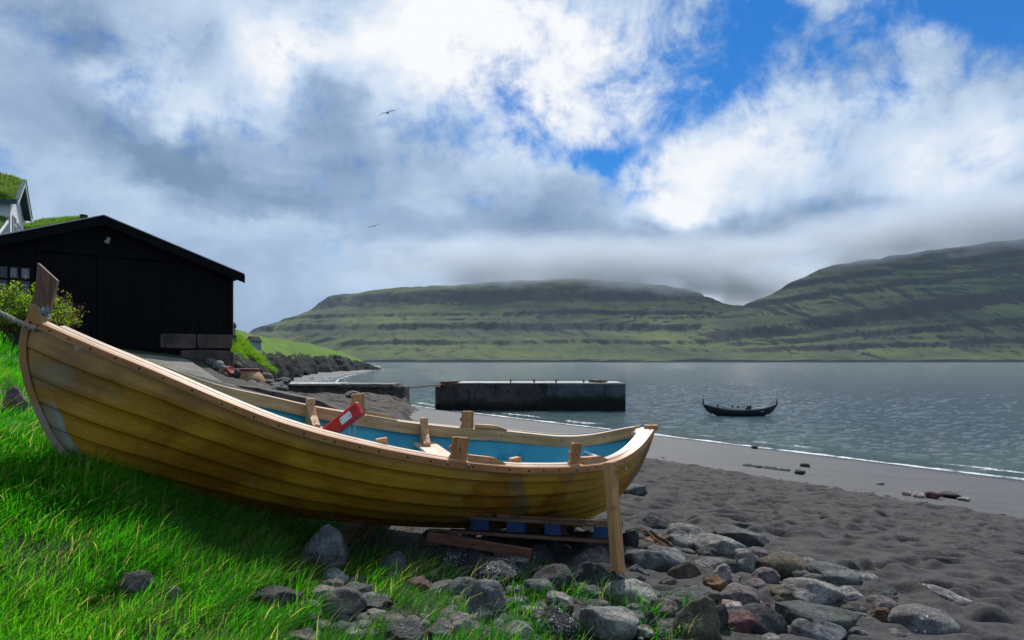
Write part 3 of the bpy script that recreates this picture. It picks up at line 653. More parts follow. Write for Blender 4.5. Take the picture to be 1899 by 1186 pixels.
# ------------------------------------------------------------------ the yellow boat
def m_hull():
    m, t = new_mat('varnished_yellow_hull'); p = t.tex('Object'); gc = t.attr('gc', 'Vector')
    a = t.noise(t.map(p, sc=(1.1, 1.1, 1.6)), 1.6, 5, .6, .4); b = t.noise(t.map(gc, sc=(1, 1, 5)), 2.2, 7, .68, .5); grn = t.noise(t.map(gc, sc=(1.5, 30, 40)), 1.6, 5, .6, .5)
    pw = t.vmath('ADD', p, t.vmath('MULTIPLY', t.noise(p, 5, 6, .7, out='Color'), (.34, .34, .34)))
    patch = t.vor(t.map(pw, rot=(0, R(32), R(8)), sc=(4.2, .6, 1.1)), 1.3, 'F1', 'Color'); ps = t.node('ShaderNodeSeparateColor'); t.l.new(patch, ps.inputs[0])
    fine0 = t.noise(p, 7, 6, .7); fine = t.noise(p, 60, 5, .7); scr = t.noise(t.map(gc, rot=(0, R(20), 0), sc=(3, 3, 60)), 3.0, 3, .5)
    col = t.mix(t.mr(a, .35, .65), (.27, .112, .010), (.48, .245, .020))
    sx0 = t.node('ShaderNodeSeparateXYZ'); t.l.new(p, sx0.inputs[0]); aft = t.mr(sx0.outputs[0], -.9, .1)
    col = t.mix(t.math('MULTIPLY', t.math('MULTIPLY', t.mr(ps.outputs[0], .45, .68), aft), t.mr(fine0, .3, .62, .2, .9)), col, (.235, .19, .085)); col = t.mix(t.math('MULTIPLY', t.math('MULTIPLY', t.mr(ps.outputs[1], .66, .76), aft), .85), col, (.46, .28, .025))
    col = t.mix(t.mr(b, .58, .74), col, (.15, .060, .012))
    col = t.mix(t.mr(t.noise(t.map(p, (7, 2, 3)), 3.2, 7, .72), .60, .74), col, (.30, .24, .13))
    col = t.mix(t.mr(grn, .3, .7), t.mix(1.0, col, (.80, .74, .66), 'MULTIPLY'), t.mix(1.0, col, (1.1, 1.1, 1.1), 'MULTIPLY'))
    col = t.mix(t.mr(fine, .3, .8), t.mix(1.0, col, (.86, .85, .84), 'MULTIPLY'), t.mix(1.0, col, (1.12, 1.12, 1.12), 'MULTIPLY'))
    col = t.mix(t.math('MULTIPLY', t.mr(scr, .71, .76), t.mr(b, .4, .6)), col, (.58, .52, .36))
    sp = t.node('ShaderNodeSeparateXYZ'); t.l.new(p, sp.inputs[0])
    # pale repair mats round the stem, near the forefoot
    e = t.math('ADD', t.attr('stemd'), t.math('MULTIPLY', t.math('SUBTRACT', t.noise(p, 5, 5, .6), .5), .10))
    lowz = t.mr(sp.outputs[2], 3.40, 3.28); mat_ = t.math('MULTIPLY', t.mr(e, .15, .12), lowz)
    col = t.mix(mat_, col, (.30, .32, .29))
    band = t.math('MULTIPLY', t.mr(e, .36, .26), t.math('MULTIPLY', t.mr(sp.outputs[2], 3.42, 3.48), t.mr(sp.outputs[2], 3.62, 3.56)))
    col = t.mix(t.math('MULTIPLY', band, .55), col, (.20, .19, .11))
    col = t.mix(t.math('MULTIPLY', t.mr(e, .13, .05), .55), col, (.26, .13, .03))
    setp(t, col, t.mr(b, .3, .7, .17, .36), t.bump(t.math('ADD', t.math('MULTIPLY', fine, .5), t.math('MULTIPLY', b, 1.2)), .35, .006), spec=.5); return m
def m_lining():
    m, t = new_mat('blue_paint'); p = t.tex('Object')
    a = t.noise(p, 2.5, 5, .6); f_ = t.noise(p, 14, 6, .75); g = t.noise(t.map(p, (3, 8, 1)), 1.7, 3)
    col = t.mix(t.mr(a, .3, .7), (.012, .24, .35), (.04, .35, .45))
    chip = t.math('MULTIPLY', t.mr(f_, .63, .67), t.mr(g, .48, .56)); col = t.mix(chip, col, (.14, .12, .05))
    setp(t, col, .42, t.bump(t.math('ADD', a, t.math('MULTIPLY', f_, .3)), .3, .01)); return m
MAT['hull'] = m_hull(); MAT['blue'] = m_lining()
MAT['pine'] = m_wood('fresh_pine', (.46, .23, .095), (.66, .37, .17), 1.0, (2.5, 30, 30), attr=True)
MAT['pine_side'] = m_wood('varnished_pine', (.38, .155, .045), (.54, .25, .08), 1.0, (2.5, 40, 40), rough=.4, attr=True)
MAT['paleface'] = m_wood('bleached_pine', (.62, .44, .30), (.80, .64, .48), 1.0, (2.5, 60, 60), rough=.32, knots=False, attr=True)
MAT['pineb'] = m_wood('planed_pine', (.46, .23, .095), (.66, .37, .17), 1.0, (8, 22, 22)); MAT['paleb'] = m_wood('pale_planed_pine', (.62, .44, .30), (.80, .64, .48), 1.0, (8, 22, 22), knots=False)
MAT['thole'] = m_wood('oiled_pine', (.30, .125, .035), (.52, .25, .09), 1.0, (26, 26, 2.5), rough=.6)
MAT['oak'] = m_wood('weathered_oak', (.10, .052, .030), (.20, .115, .070), 1.0, (44, 44, 3), stain=(.035, .022, .018), rough=.7, knots=False)
MAT['steel'] = m_plain('dull_steel', (.18, .19, .21), .45, .8)
MAT['darkscrew'] = m_plain('dark_screw', (.02, .02, .025), .5, .6)
MAT['red'] = m_plain('red_paint', (.55, .012, .016), .4, 0, .25, 18, .3); MAT['white'] = m_plain('white_paint', (.72, .73, .74), .4, 0, .08, 8)
MAT['rope'] = m_plain('hemp_rope', (.42, .36, .29), .9, 0, .35, 60, .8)
MAT['prop'] = m_wood('sawn_pine', (.44, .22, .075), (.60, .34, .13), 1.0, (24, 24, 2), stain=(.20, .10, .05), rough=.7)

NEARC = np.array([(62,588),(75,594),(130,619),(200,649),(300,689),(400,733),(510,777),(600,804),(680,823),(750,838),(840,853),(950,864),(1050,864),(1120,858),(1150,849),(1180,829),(1197,808),(1207,788)], float)
FARC = np.array([(62,588),(150,620),(200,641),(300,678),(400,714),(510,736),(570,751),(660,766),(750,781),(870,793),(1000,797),(1100,792),(1200,786),(1207,787)], float)
def P2(px, d): return np.array([(px-CX)/F*d, d])
BW = P2(62, 4.05); ST = P2(1207, 5.4); AX = ST-BW; BL = np.hypot(*AX); AX /= BL; NX = np.array([AX[1], -AX[0]])   # NX points towards the viewer
NT_ = 90; tt = np.linspace(0, 1, NT_)
bb = .72*np.sin(np.pi*tt**1.2)**.75
bb[-1] = 0
def bfun(q): q = np.clip(q, 0, 1); return .72*np.clip(np.sin(np.pi*q**1.2), 0, 1)**.75
def curve(side, C):
    p = BW+np.outer(tt*BL, AX)+side*np.outer(bb, NX); px = CX+F*p[:, 0]/p[:, 1]
    return p, EYE-(np.interp(px, C[:, 0], C[:, 1])-HY)/F*p[:, 1]
pn_, zn = curve(1, NEARC); pf_, zf = curve(-1, FARC)
zn[-1] = zf[-1] = (zn[-1]+zf[-1])/2
mxs = np.minimum(zf-zn, .02+.16*2*bb*.55); zf = zn+np.where(zf-zn > 0, mxs, np.maximum(zf-zn, -.02))
def sm(a, k=3):
    for _ in range(k):
        b = a.copy(); b[1:-1] = (a[:-2]+2*a[1:-1]+a[2:])/4; a = b
    return a
zn = sm(zn, 6); zf = sm(zf, 8)
def ax_of(px):   # distance along the axis at which the centre plane is seen at px
    k = (px-CX)/F; return (k*BW[1]-BW[0])/(AX[0]-k*AX[1])
def cpt(px, py):
    a = ax_of(px); y = BW[1]+AX[1]*a; return np.array([a, EYE-(py-HY)/F*y])
def resamp(P_, n):
    d_ = np.r_[0, np.cumsum(np.hypot(*np.diff(P_, axis=0).T))]; q = np.linspace(0, d_[-1], n)
    return np.stack([np.interp(q, d_, P_[:, 0]), np.interp(q, d_, P_[:, 1])], 1)
NU = 64; uu = np.linspace(0, 1, NU)
E0 = resamp(np.array([cpt(*a) for a in [(62,588),(50,604),(44,635),(44.5,668),(51,700),(58,725),(74,764),(96,809),(122,842),(150,866),(185,884)]]), NU)
E1 = resamp(np.array([cpt(*a) for a in [(1208,786),(1206,806),(1198,830),(1181,868),(1160,898),(1140,922),(1115,944),(1080,962)]]), NU)
K0 = E0[-1]; K1 = E1[-1]
def hullS(t, u, side, off=0.0):
    """arrays t,u -> world xyz of the hull skin"""
    b = bfun(t); zg = np.interp(t, tt, zn if side > 0 else zf); full = np.sin(np.pi*np.clip(t, 0, 1)**1.1)**.55
    ag = t*BL; ak = K0[0]+(K1[0]-K0[0])*t; zk = K0[1]+(K1[1]-K0[1])*t-.10*np.sin(np.pi*t)**1.0
    x1 = .62+.36*full; y1 = .34+.06*full; x2 = .26+.42*full; y2 = .68+.27*full
    l = (1-u)**3+3*(1-u)**2*u*x1+3*(1-u)*u*u*x2; v = 3*(1-u)**2*u*y1+3*(1-u)*u*u*y2+u**3
    a = ag+(ak-ag)*u; z = zg+(zk-zg)*v
    # stem and stern outlines
    z0 = zn[0]; zz1 = zn[-1]
    l0v = 3*(1-u)**2*u*.34+3*(1-u)*u*u*.68+u**3
    e0a = np.interp(u, uu, E0[:, 0])-K0[0]*u; e0z = np.interp(u, uu, E0[:, 1])-(z0+(K0[1]-z0)*l0v)
    e1a = np.interp(u, uu, E1[:, 0])-(BL+(K1[0]-BL)*u); e1z = np.interp(u, uu, E1[:, 1])-(zz1+(K1[1]-zz1)*l0v)
    w0 = (1-t)**5; w1 = t**9
    a = a+e0a*w0+e1a*w1; z = z+e0z*w0+e1z*w1
    lat = side*b*l
    x = BW[0]+AX[0]*a+NX[0]*lat; y = BW[1]+AX[1]*a+NX[1]*lat
    return np.stack([x, y, z], -1)
def hullN(t, u, side):
    e = 1e-3; t0 = np.clip(t-e, 0, 1); t1 = np.clip(t+e, 0, 1); u0 = np.clip(u-e, 0, 1); u1 = np.clip(u+e, 0, 1)
    n = np.cross(hullS(t1, u, side)-hullS(t0, u, side), hullS(t, u1, side)-hullS(t, u0, side))
    n /= np.linalg.norm(n, axis=-1, keepdims=True)+1e-9
    out = side*NX; s = np.sign(n[..., 0]*out[0]+n[..., 1]*out[1]-.4*n[..., 2]); s[s == 0] = 1
    return n*s[..., None]
boat = empty('rowing_boat', (float(BW[0]+AX[0]*2), float(BW[1]+AX[1]*2), 2.4), 'yellow clinker built rowing boat with blue inside, propped up on the grassy bank', 'rowing boat')
NS = 7; ub = np.linspace(.0, 1, NS+1)**.94
ts = np.concatenate([np.linspace(0, .12, 16)[:-1], np.linspace(.12, .85, 50)[:-1], np.linspace(.85, 1, 22)])
for side in (1, -1):
    for k in range(NS):
        u0, u1 = ub[k], ub[k+1]; vv = np.array([0, .25, .5, .75, .94, 1.0])
        T, Q = np.meshgrid(ts, vv, indexing='ij'); U = u0+(u1-u0)*Q
        fade = sst(0, .07, T)*sst(1, .96, T)
        wob = .0016*fbm(T*9, U*9+side, 3, 5)
        off = .004+(.026*Q**1.8)*(.25+.75*fade)*(1-.4*(k == NS-1))+wob-.010*(1-fade)*0
        off = np.where(Q >= .99, off-.003, off)
        S_ = hullS(T, U, side); N_ = hullN(T, U, side)
        V = S_+N_*off[..., None]; lip = S_[:, -1]-N_[:, -1]*.004
        V = np.concatenate([V, lip[:, None]], 1); nr, nc = V.shape[:2]
        sd_ = np.hypot(V[..., 0]-(BW[0]+AX[0]*np.interp(U[:, [0,1,2,3,4,5,5]], uu, E0[:, 0])), V[..., 1]-(BW[1]+AX[1]*np.interp(U[:, [0,1,2,3,4,5,5]], uu, E0[:, 0])))
        o = mesh_np('plank', V.reshape(-1, 3), grid_faces(nr, nc), MAT['hull'], attrs={'stemd': sd_.ravel()})
        keep(o, boat)
        qv = np.array([0, .25, .5, .75, .94, 1.0, 1.0])[None, :]*.11+k*.13
        addvec(o, np.stack([np.repeat(T[:, :1], 7, 1)*4.2+k*1.7, np.zeros((nr, nc))+k*3.1+side, qv+np.zeros((nr, nc))], -1))
    T, U = np.meshgrid(ts, np.linspace(0, 1, 26), indexing='ij')
    V = hullS(T, U, side)-hullN(T, U, side)*.014*(sst(0, .05, T)*sst(1, .97, T))[..., None]
    # the strakes show through the paint
    stp = (U/ub[1]) % 1; V = V-hullN(T, U, side)*(.006*stp*(sst(0, .05, T)*sst(1, .97, T)))[..., None]
    o = mesh_np('lining', V.reshape(-1, 3), grid_faces(len(ts), 26), MAT['blue']); keep(o, boat)
# stem, keel and stern post as one swept backbone
def backbone(name, P_, w, dpt, mat, h0=0):
    """P_: (axial,z) outline; section w wide, dpt deep outside the skin"""
    n = len(P_); v = []; f = []
    for i in range(n):
        d_ = P_[min(i+1, n-1)]-P_[max(i-1, 0)]; d_ /= np.hypot(*d_)+1e-9; no = np.array([d_[1], -d_[0]])*SGN
        for s_, q in ((-1, -.02), (-1, dpt*.7), (-.45, dpt), (.45, dpt), (1, dpt*.7), (1, -.02)):
            a, z = P_[i]+no*q; c = BW+AX*a+NX*s_*w/2; v.append((c[0], c[1], z))
    for i in range(n-1):
        for k in range(5): f.append([i*6+k, i*6+k+1, i*6+7+k, i*6+6+k])
    f += [[0,1,2,3,4,5], [6*n-6+k for k in range(6)]]
    o = mesh_py(name, v, f, mat, smooth=False)
    me = o.data; at = me.attributes.new('stemd', 'FLOAT', 'POINT'); at.data.foreach_set('value', [.0 if name == 'stem' else 1.0]*len(me.vertices))
    keep(o, boat); return o
SGN = 1; backbone('stem', E0[::2], .055, .022, MAT['hull'])
SGN = -1; backbone('stern_post', E1[::2], .055, .022, MAT['hull'])
kt = np.linspace(0, 1, 40); kp = np.stack([K0[0]+(K1[0]-K0[0])*kt, K0[1]+(K1[1]-K0[1])*kt-.10*np.sin(np.pi*kt)], 1)
SGN = 1; backbone('keel', kp, .06, .06, MAT['hull'])
# rails
def railpt(t, side, lat=0, up=0):
    b = bfun(t); z = np.interp(t, tt, zn if side > 0 else zf)
    e = 4e-3
    def g(q): q = np.clip(q, 0, 1); return BW+AX*(q*BL)+side*NX*bfun(q)
    tg = g(t+e)-g(t-e); tg /= np.hypot(*tg); no = np.array([tg[1], -tg[0]]); no = no if no @ (side*NX) > -.02 else -no
    c = BW+AX*(t*BL)+side*NX*b+no*lat
    return Vector((c[0], c[1], z+up)), Vector((no[0], no[1], 0)), Vector((tg[0], tg[1], 0))
def sweep(name, side, prof, t0, t1, n, mat, smooth=False, mat2=None):
    v = []; f = []; m_ = len(prof)
    for t_ in np.linspace(t0, t1, n):
        for la, up in prof:
            if t_ > .985: la = max(la, -.02)
            p, _, _ = railpt(t_, side, la, up-side*la*.13); v.append(p)
    for i in range(n-1):
        for k in range(m_): f.append([i*m_+k, i*m_+(k+1) % m_, (i+1)*m_+(k+1) % m_, (i+1)*m_+k])
    f += [list(range(m_))[::-1], [(n-1)*m_+k for k in range(m_)]]
    o = mesh_py(name, v, f, mat); keep(o, boat)
    addvec(o, [(t_*4.2, la*1.0+side, up*1.0) for t_ in np.linspace(t0, t1, n) for la, up in prof]); return o
t0_ = .012
for side in (1, -1):
    sweep('rubbing_strip', side, [(.034, -.040), (.034, -.003), (.031, .001), (.0032, .001), (.0032, -.040)], t0_, .988, 120, MAT['pine_side'])
    sweep('gunwale', side, [(.003, -.004), (.003, .002), (-.028, .002), (-.028, -.03), (.003, -.03)], t0_, .988, 120, MAT['paleface'])
    sweep('inwale', side, [(-.0285, -.082), (-.0285, .003), (-.033, .003), (-.066, .003), (-.070, .000), (-.070, -.082)], t0_+.02, .982, 120, MAT['pine'])
    sweep('rail_cap', side, [(-.0287, .0035), (-.0287, .0050), (-.069, .0050), (-.069, .0035)], t0_+.02, .982, 120, MAT['paleface'])
# little cap closing the stern
p_, n_s, tg_ = railpt(.995, 1)
obox('stern_cap', (p_.x, p_.y, p_.z-.01), (.10, .07, .045), MAT['pineb'], boat, None)
v_ = []
for q_ in (.968, .976, .984, .992):
    for s_ in (1, -1): v_.append(railpt(q_, s_, -.01, -.012)[0])
nv = len(v_); f_ = [[i, i+1, i+3, i+2] for i in range(0, nv-2, 2)]; v_ += [p-Vector((0, 0, .03)) for p in v_]
f_ += [[nv+i, nv+i+2, nv+i+3, nv+i+1] for i in range(0, nv-2, 2)]+[[0, nv, nv+1, 1]]
keep(mesh_py('breasthook', v_, f_, MAT['paleb']), boat)
# screws along the near rubbing strip (and bolts by the thole boards)
scr = None
def t_at(px, side):
    p = BW+np.outer(tt*BL, AX)+side*np.outer(bb, NX); q = CX+F*p[:, 0]/p[:, 1]; return float(np.interp(px, q, tt))
def bolt(px, side, r, up, lat, mat=None, inside=False):
    t_ = t_at(px, side); p, no, tg = railpt(t_, side, lat, up)
    d_ = -no if inside else no
    M = Matrix.Translation(p) @ d_.to_track_quat('Z', 'Y').to_matrix().to_4x4()
    return lathe('screw', [(r, -.004), (r, .002), (r*.6, .004), (0, .004)], (0, 0, 0), mat or MAT['darkscrew'], boat, 8, M)
for px in (66, 79, 101, 135, 175, 221, 265, 309, 362, 416, 475, 520, 566, 622, 668, 703, 755, 797, 874, 918, 941, 976, 1003, 1031, 1100, 1121, 1150):
    bolt(px, 1, .006, -.024+random.uniform(-.004, .004), .034)
for px in (828, 866, 1063, 1083): bolt(px, 1, .011, -.022, .035, MAT['steel'])
for px in (675, 735, 930, 1043, 1122): bolt(px, -1, .008, -.04, -.071, MAT['steel'], True)
# ---- weathered oak stem head rising above the bow
cM = lambda px, py, lat=0: (lambda c: Vector((BW[0]+AX[0]*c[0]+NX[0]*lat, BW[1]+AX[1]*c[0]+NX[1]*lat, c[1])))(cpt(px, py))
def slab_poly(name, pts, w, mat, lat0=0, bev=.003, parent=boat):
    n = len(pts); v = [cM(a, b, lat0-w/2) for a, b in pts]+[cM(a, b, lat0+w/2) for a, b in pts]
    f = [list(range(n)), list(range(2*n-1, n-1, -1))]+[[i, (i+1) % n, n+(i+1) % n, n+i] for i in range(n)]
    o = mesh_py(name, v, f, mat)
    if bev: bevel(o, bev)
    if parent: keep(o, parent)
    return o
slab_poly('stem_head', [(72,487),(108,520),(99,556),(95,572),(88,598),(66,600),(60,562),(66,545),(69,520)], .055, MAT['oak'])
slab_poly('stem_collar', [(59,562),(72,566),(80,584),(92,590),(88,602),(66,612),(50,606),(52,592)], .072, MAT['hull'])
me = [o for o in boat.children if o.name.startswith('stem_collar')][0].data; at = me.attributes.new('stemd', 'FLOAT', 'POINT'); at.data.foreach_set('value', [.5]*len(me.vertices))
MAT['flake'] = m_rock('flaking_grey_paint', (.13, .17, .20), (.38, .44, .48), (.04, .05, .06), .45, 60, .7)
o = slab_poly('flaked_paint', [(71,573),(76,569),(79,574),(84,567),(87,573),(92,565),(94,574),(89,598),(82,594),(74,586),(69,578)], .061, MAT['flake'], 0, 0)
# ---- thole boards, pads, knees, blocks
def frame_at(px, side, lat=0, up=0):
    p, no, tg = railpt(t_at(px, side), side, lat, up)
    X_ = tg; Z_ = Vector((0, 0, 1)); Y_ = Z_.cross(X_)
    return Matrix.Translation(p) @ Matrix((X_, Y_, Z_)).transposed().to_4x4(), no
def thole(px, side, w, h, lean, notch=True, lat=-.03, mat=None, yaw=0):
    M, no = frame_at(px, side, lat, .006)
    M = M @ Matrix.Rotation(yaw, 4, 'Z') @ Matrix.Rotation(lean, 4, 'Y')
    P_ = [(-w/2, -.03), (w/2, -.03), (w/2*.96, h*.5), (w/2, h-.006), (w/2-.006, h), (-w/2+.01, h), (-w/2, h-.008), (-w/2+.004, h*.80), (-w/2+.004, h*.66), (-w/2-.012, h*.52), (-w/2-.014, h*.42), (-w/2+.002, h*.33), (-w/2+.006, h*.2), (-w/2-.012, 0)]
    o = extr('thole_board', P_, .036, M, mat or MAT['thole'], None, .003); keep(o, boat)
    # rowlock hole
    for sy in (-1, 1):
        pt = M @ Vector((.0, sy*.0185, h*.45)); d_ = (M.to_3x3() @ Vector((0, sy, 0))).normalized()
        lathe('hole', [(.0055, 0), (.0055, .0006), (0, .0006)], (0, 0, 0), MAT['darkscrew'], o and boat, 8, Matrix.Translation(pt) @ d_.to_track_quat('Z', 'Y').to_matrix().to_4x4())
    return o
thole(852, 1, .105, .135, R(7)); thole(1070, 1, .075, .14, R(9))
thole(663, -1, .10, .15, R(-3)); thole(866, -1, .10, .13, R(1))
def pad(pxa, pxb, side, h=.03, w=.05, lat=-.035, up=.006, mat=None):
    ta, tb = t_at(pxa, side), t_at(pxb, side); n = 8; v = []; f = []
    for i, q in enumerate(np.linspace(0, 1, n)):
        hh = h*min(1, (1-q)*n*.35+.12) if True else h
        p, no, tg = railpt(ta+(tb-ta)*q, side, lat, up)
        for s_, z_ in ((-1, 0), (1, 0), (1, hh), (-1, hh)): v.append(p+no*s_*w/2+Vector((0, 0, z_)))
    for i in range(n-1):
        for k in range(4): f.append([i*4+k, i*4+(k+1) % 4, i*4+4+(k+1) % 4, i*4+4+k])
    f += [[3,2,1,0], [4*n-4, 4*n-3, 4*n-2, 4*n-1]]
    o = mesh_py('rail_pad', v, f, mat or MAT['pineb']); keep(o, boat)
pad(872, 940, 1, .035); pad(1084, 1130, 1, .04); pad(678, 735, -1, .028); pad(880, 940, -1, .028); pad(775, 835, 1, .012) if False else None
def knee(px, side, s_=1.0):
    M, no = frame_at(px, side, -.095, .0)
    P_ = [(-.03, .045), (-.024, .052), (.024, .052), (.03, .045), (.03, -.05), (.033, -.16), (-.033, -.16), (-.03, -.05)]
    o = extr('knee', [(a*s_, b*s_) for a, b in P_], .05, M, MAT['pineb'], None, .004); keep(o, boat)
    # lower arm sweeping inboard towards the thwart
    inb = Vector((-no.x, -no.y, 0)); b0 = M @ Vector((0, 0, -.02)); v = []; f = []
    tgv = (M.to_3x3() @ Vector((1, 0, 0)))
    prof = [(.0, -.00), (.055, -.07), (.14, -.135), (.14, -.16), (0, -.16)]
    for s2 in (-1, 1):
        for a, z_ in prof: v.append(b0+inb*(a+.02)+Vector((0, 0, z_+.02))+tgv*s2*.029)
    n = len(prof); f = [list(range(n)), list(range(2*n-1, n-1, -1))]+[[i, (i+1) % n, n+(i+1) % n, n+i] for i in range(n)]
    o2 = mesh_py('knee_arm', v, f, MAT['pineb']); bevel(o2, .003); keep(o2, boat)
    for a_, z_ in ((.0, .02), (.09, -.09), (.125, -.12)):
        p = b0+inb*(a_+.032)+Vector((0, 0, z_+.012)); 
        lathe('screw', [(.006, 0), (.006, .003), (0, .003)], (0, 0, 0), MAT['steel'], boat, 8, Matrix.Translation(p) @ (inb+Vector((0, 0, .8 if a_ else 0))).to_track_quat('Z', 'Y').to_matrix().to_4x4())
knee(569, -1); knee(783, -1)
for px in (708, 970):
    M, no = frame_at(px, 1, -.105, .018)
    o = extr('timber_head', [(-.035, .02), (.03, .028), (.036, .02), (.036, -.16), (-.036, -.16)], .05, M, MAT['pineb'], None, .004); keep(o, boat)
def crossbar(pa, pb, up, w, h, mat, name, la=-.09, lb=-.09):
    A_, _, _ = railpt(t_at(pa, -1), -1, la, up); B_, _, _ = railpt(t_at(pb, 1), 1, lb, up)
    d_ = (B_-A_); M = Matrix.Translation((A_+B_)/2) @ d_.to_track_quat('X', 'Z').to_matrix().to_4x4()
    o = obox(name, (0, 0, 0), (d_.length, w, h), mat, boat, M, .004); return o
crossbar(783, 905, -.155, .17, .024, MAT['paleb'], 'thwart')
crossbar(569, 600, -.165, .17, .024, MAT['pineb'], 'thwart')
crossbar(1085, 1168, -.13, .018, .016, MAT['white'], 'stern_rod', -.08, -.03)
# blue cleat inside the far side
t_ = t_at(947, -1); p, no, tg = railpt(t_, -1, -.11, -.21)
tube('cleat', [p-tg*.085, p+tg*.085], .026, MAT['blue'], boat, 10)
for s_ in (-1, 1): tube('cleat_collar', [p+tg*s_*.07, p+tg*s_*.095], .033, MAT['blue'], boat, 10)
# faded remains of pale lettering on the top strake
def flake(px, py, w, h, rot=0):
    a = math.radians(rot); pts_ = []
    ca, sa = math.cos(a), math.sin(a)
    q = []
    for dx, dy in ((-w, -h), (w, -h*random.uniform(.6, 1)), (w*random.uniform(.7, 1), h), (-w, h)):
        X_ = px+(dx*ca-dy*sa)/2; Y_ = py+(dx*sa+dy*ca)/2; q.append((X_, Y_))
    return q
letters = []
for c_ in [(141,641,1.2,7,0),(143.5,638.5,4,1.3,5),(143.5,642,3.5,1.3,15),(145,645,1.2,4,0),(142.5,647,4,1.3,5),(148,644,1.2,4.5,-15),(150,644,1.2,4.5,15),(149,645.5,3,1,0),(156.5,642.5,5,1.3,12),(158,645,1.2,5,0),(165.5,648,1.1,4.5,10),(167.5,649.5,3,1,20),(168.5,652,3,1,30),(151.8,642,1.2,1.2,0),(173.5,655,1.2,2,0),(146,650,1,2,0)]:
    letters.append(flake(*c_))
lv = []; lf = []
Tg, Ug = np.meshgrid(np.linspace(.02, .16, 120), np.linspace(.02, .2, 60), indexing='ij')
Sg_ = hullS(Tg, Ug, 1)+hullN(Tg, Ug, 1)*.011
pxg = CX+F*Sg_[..., 0]/Sg_[..., 1]; pyg = HY+F*(EYE-Sg_[..., 2])/Sg_[..., 1]
for q_ in letters:
    b0 = len(lv)
    for X_, Y_ in q_:
        i = np.unravel_index(np.argmin((pxg-X_)**2+(pyg-Y_)**2), pxg.shape); n__ = hullN(Tg, Ug, 1)[i]
        s0 = Sg_[i]; k = np.array([(X_-CX)/F*s0[1], s0[1], EYE-(Y_-HY)/F*s0[1]])
        lv.append(k+n__*.004)
    lf.append([b0, b0+1, b0+2, b0+3])
o = mesh_py('faded_lettering', lv, lf, MAT['white']); keep(o, boat); o['label'] = 'worn remains of pale painted letters'

# ---- red board with a white plate resting inside the boat
A_ = PT(612, 800, 4.9); B_ = PT(668, 756, 4.75)
d_ = (B_-A_); L_ = d_.length+.25; c_ = B_-d_.normalized()*L_/2
X_ = d_.normalized(); Y_ = Vector((.15, -.93, .33)); Y_ = (Y_-X_*Y_.dot(X_)).normalized(); Z_ = X_.cross(Y_)
M = Matrix.Translation(c_) @ Matrix((X_, Y_, Z_)).transposed().to_4x4()
rb = empty('red_board', tuple(c_), 'red painted board with a white plate, leaning up inside the yellow boat', 'board')
rb_m = obox('board', (0, 0, 0), (L_, .045, .105), MAT['red'], rb, M, .010)
obox('plate', (L_/2-.135, .0245, 0), (.115, .003, .05), MAT['white'], rb, M)
for dx in (-.045, .045): lathe('screw', [(.005, 0), (.005, .003), (0, .003)], (0, 0, 0), MAT['darkscrew'], rb, 8, M @ Matrix.Translation((L_/2-.135+dx, .026, dx*.2)) @ Matrix.Rotation(R(-90), 4, 'X'))
for k, (px, py) in enumerate(((647, 782), (657, 776))):
    a = PT(px, py, 4.82)
    o = tube('cord', [a, a+Vector((.004, .0, -.05)), a+Vector((.0, .01, -.11)), a+Vector((.006, 0, -.19))], .006, MAT['rope'], None, 6)
    tag(o, ['short frayed cord hanging below the red board, the left one of two', 'short frayed cord hanging below the red board, the right one of two'][k], 'cord')
# ---- three-strand mooring rope through the bow
E_ = cM(70, 609, .045); S0 = PT(-160, 530, 3.6)
rp = []
hole = cM(71, 609, .03)
path = [hole+Vector((.02, .03, 0)), hole+Vector((-.012, -.03, .002)), PT(48, 603, 3.97), PT(20, 591, 3.9), PT(0, 581, 3.85), PT(-60, 560, 3.7), PT(-150, 545, 3.5), PT(-330, 610, 3.3), PT(-470, 720, 3.2)]
def crom(path, n):
    out = []
    for i in range(len(path)-1):
        p0 = path[max(i-1, 0)]; p1 = path[i]; p2 = path[i+1]; p3 = path[min(i+2, len(path)-1)]
        for k in range(n):
            s = k/n; out.append(.5*((2*p1)+(p2-p0)*s+(2*p0-5*p1+4*p2-p3)*s*s+(-p0+3*p1-3*p2+p3)*s**3))
    return out+[path[-1]]
cen = crom(path, 26)
rope = empty('mooring_rope', tuple(hole), 'thick twisted pale rope running left from the hole in the bow', 'rope')
for st_ in range(3):
    pts_ = []; ds = 0
    for i, p in enumerate(cen):
        dd = (cen[min(i+1, len(cen)-1)]-cen[max(i-1, 0)]).normalized()
        if i: ds += (p-cen[i-1]).length
        a = dd.cross(Vector((0, 0, 1))).normalized(); b = dd.cross(a); q = ds*2*math.pi/.085+st_*2*math.pi/3
        pts_.append(p+a*math.cos(q)*.0085+b*math.sin(q)*.0085)
    tube('strand', pts_, .0092, MAT['rope'], rope, 7)
E_h = lathe('rope_hole', [(.022, 0), (.022, .003), (.015, .004), (0, .004)], (0, 0, 0), MAT['darkscrew'], boat, 12, Matrix.Translation(cM(73, 610, .036)) @ Vector((NX[0], NX[1], 0)).to_track_quat('Z', 'Y').to_matrix().to_4x4() @ Matrix.Diagonal((1, .7, 1, 1)))

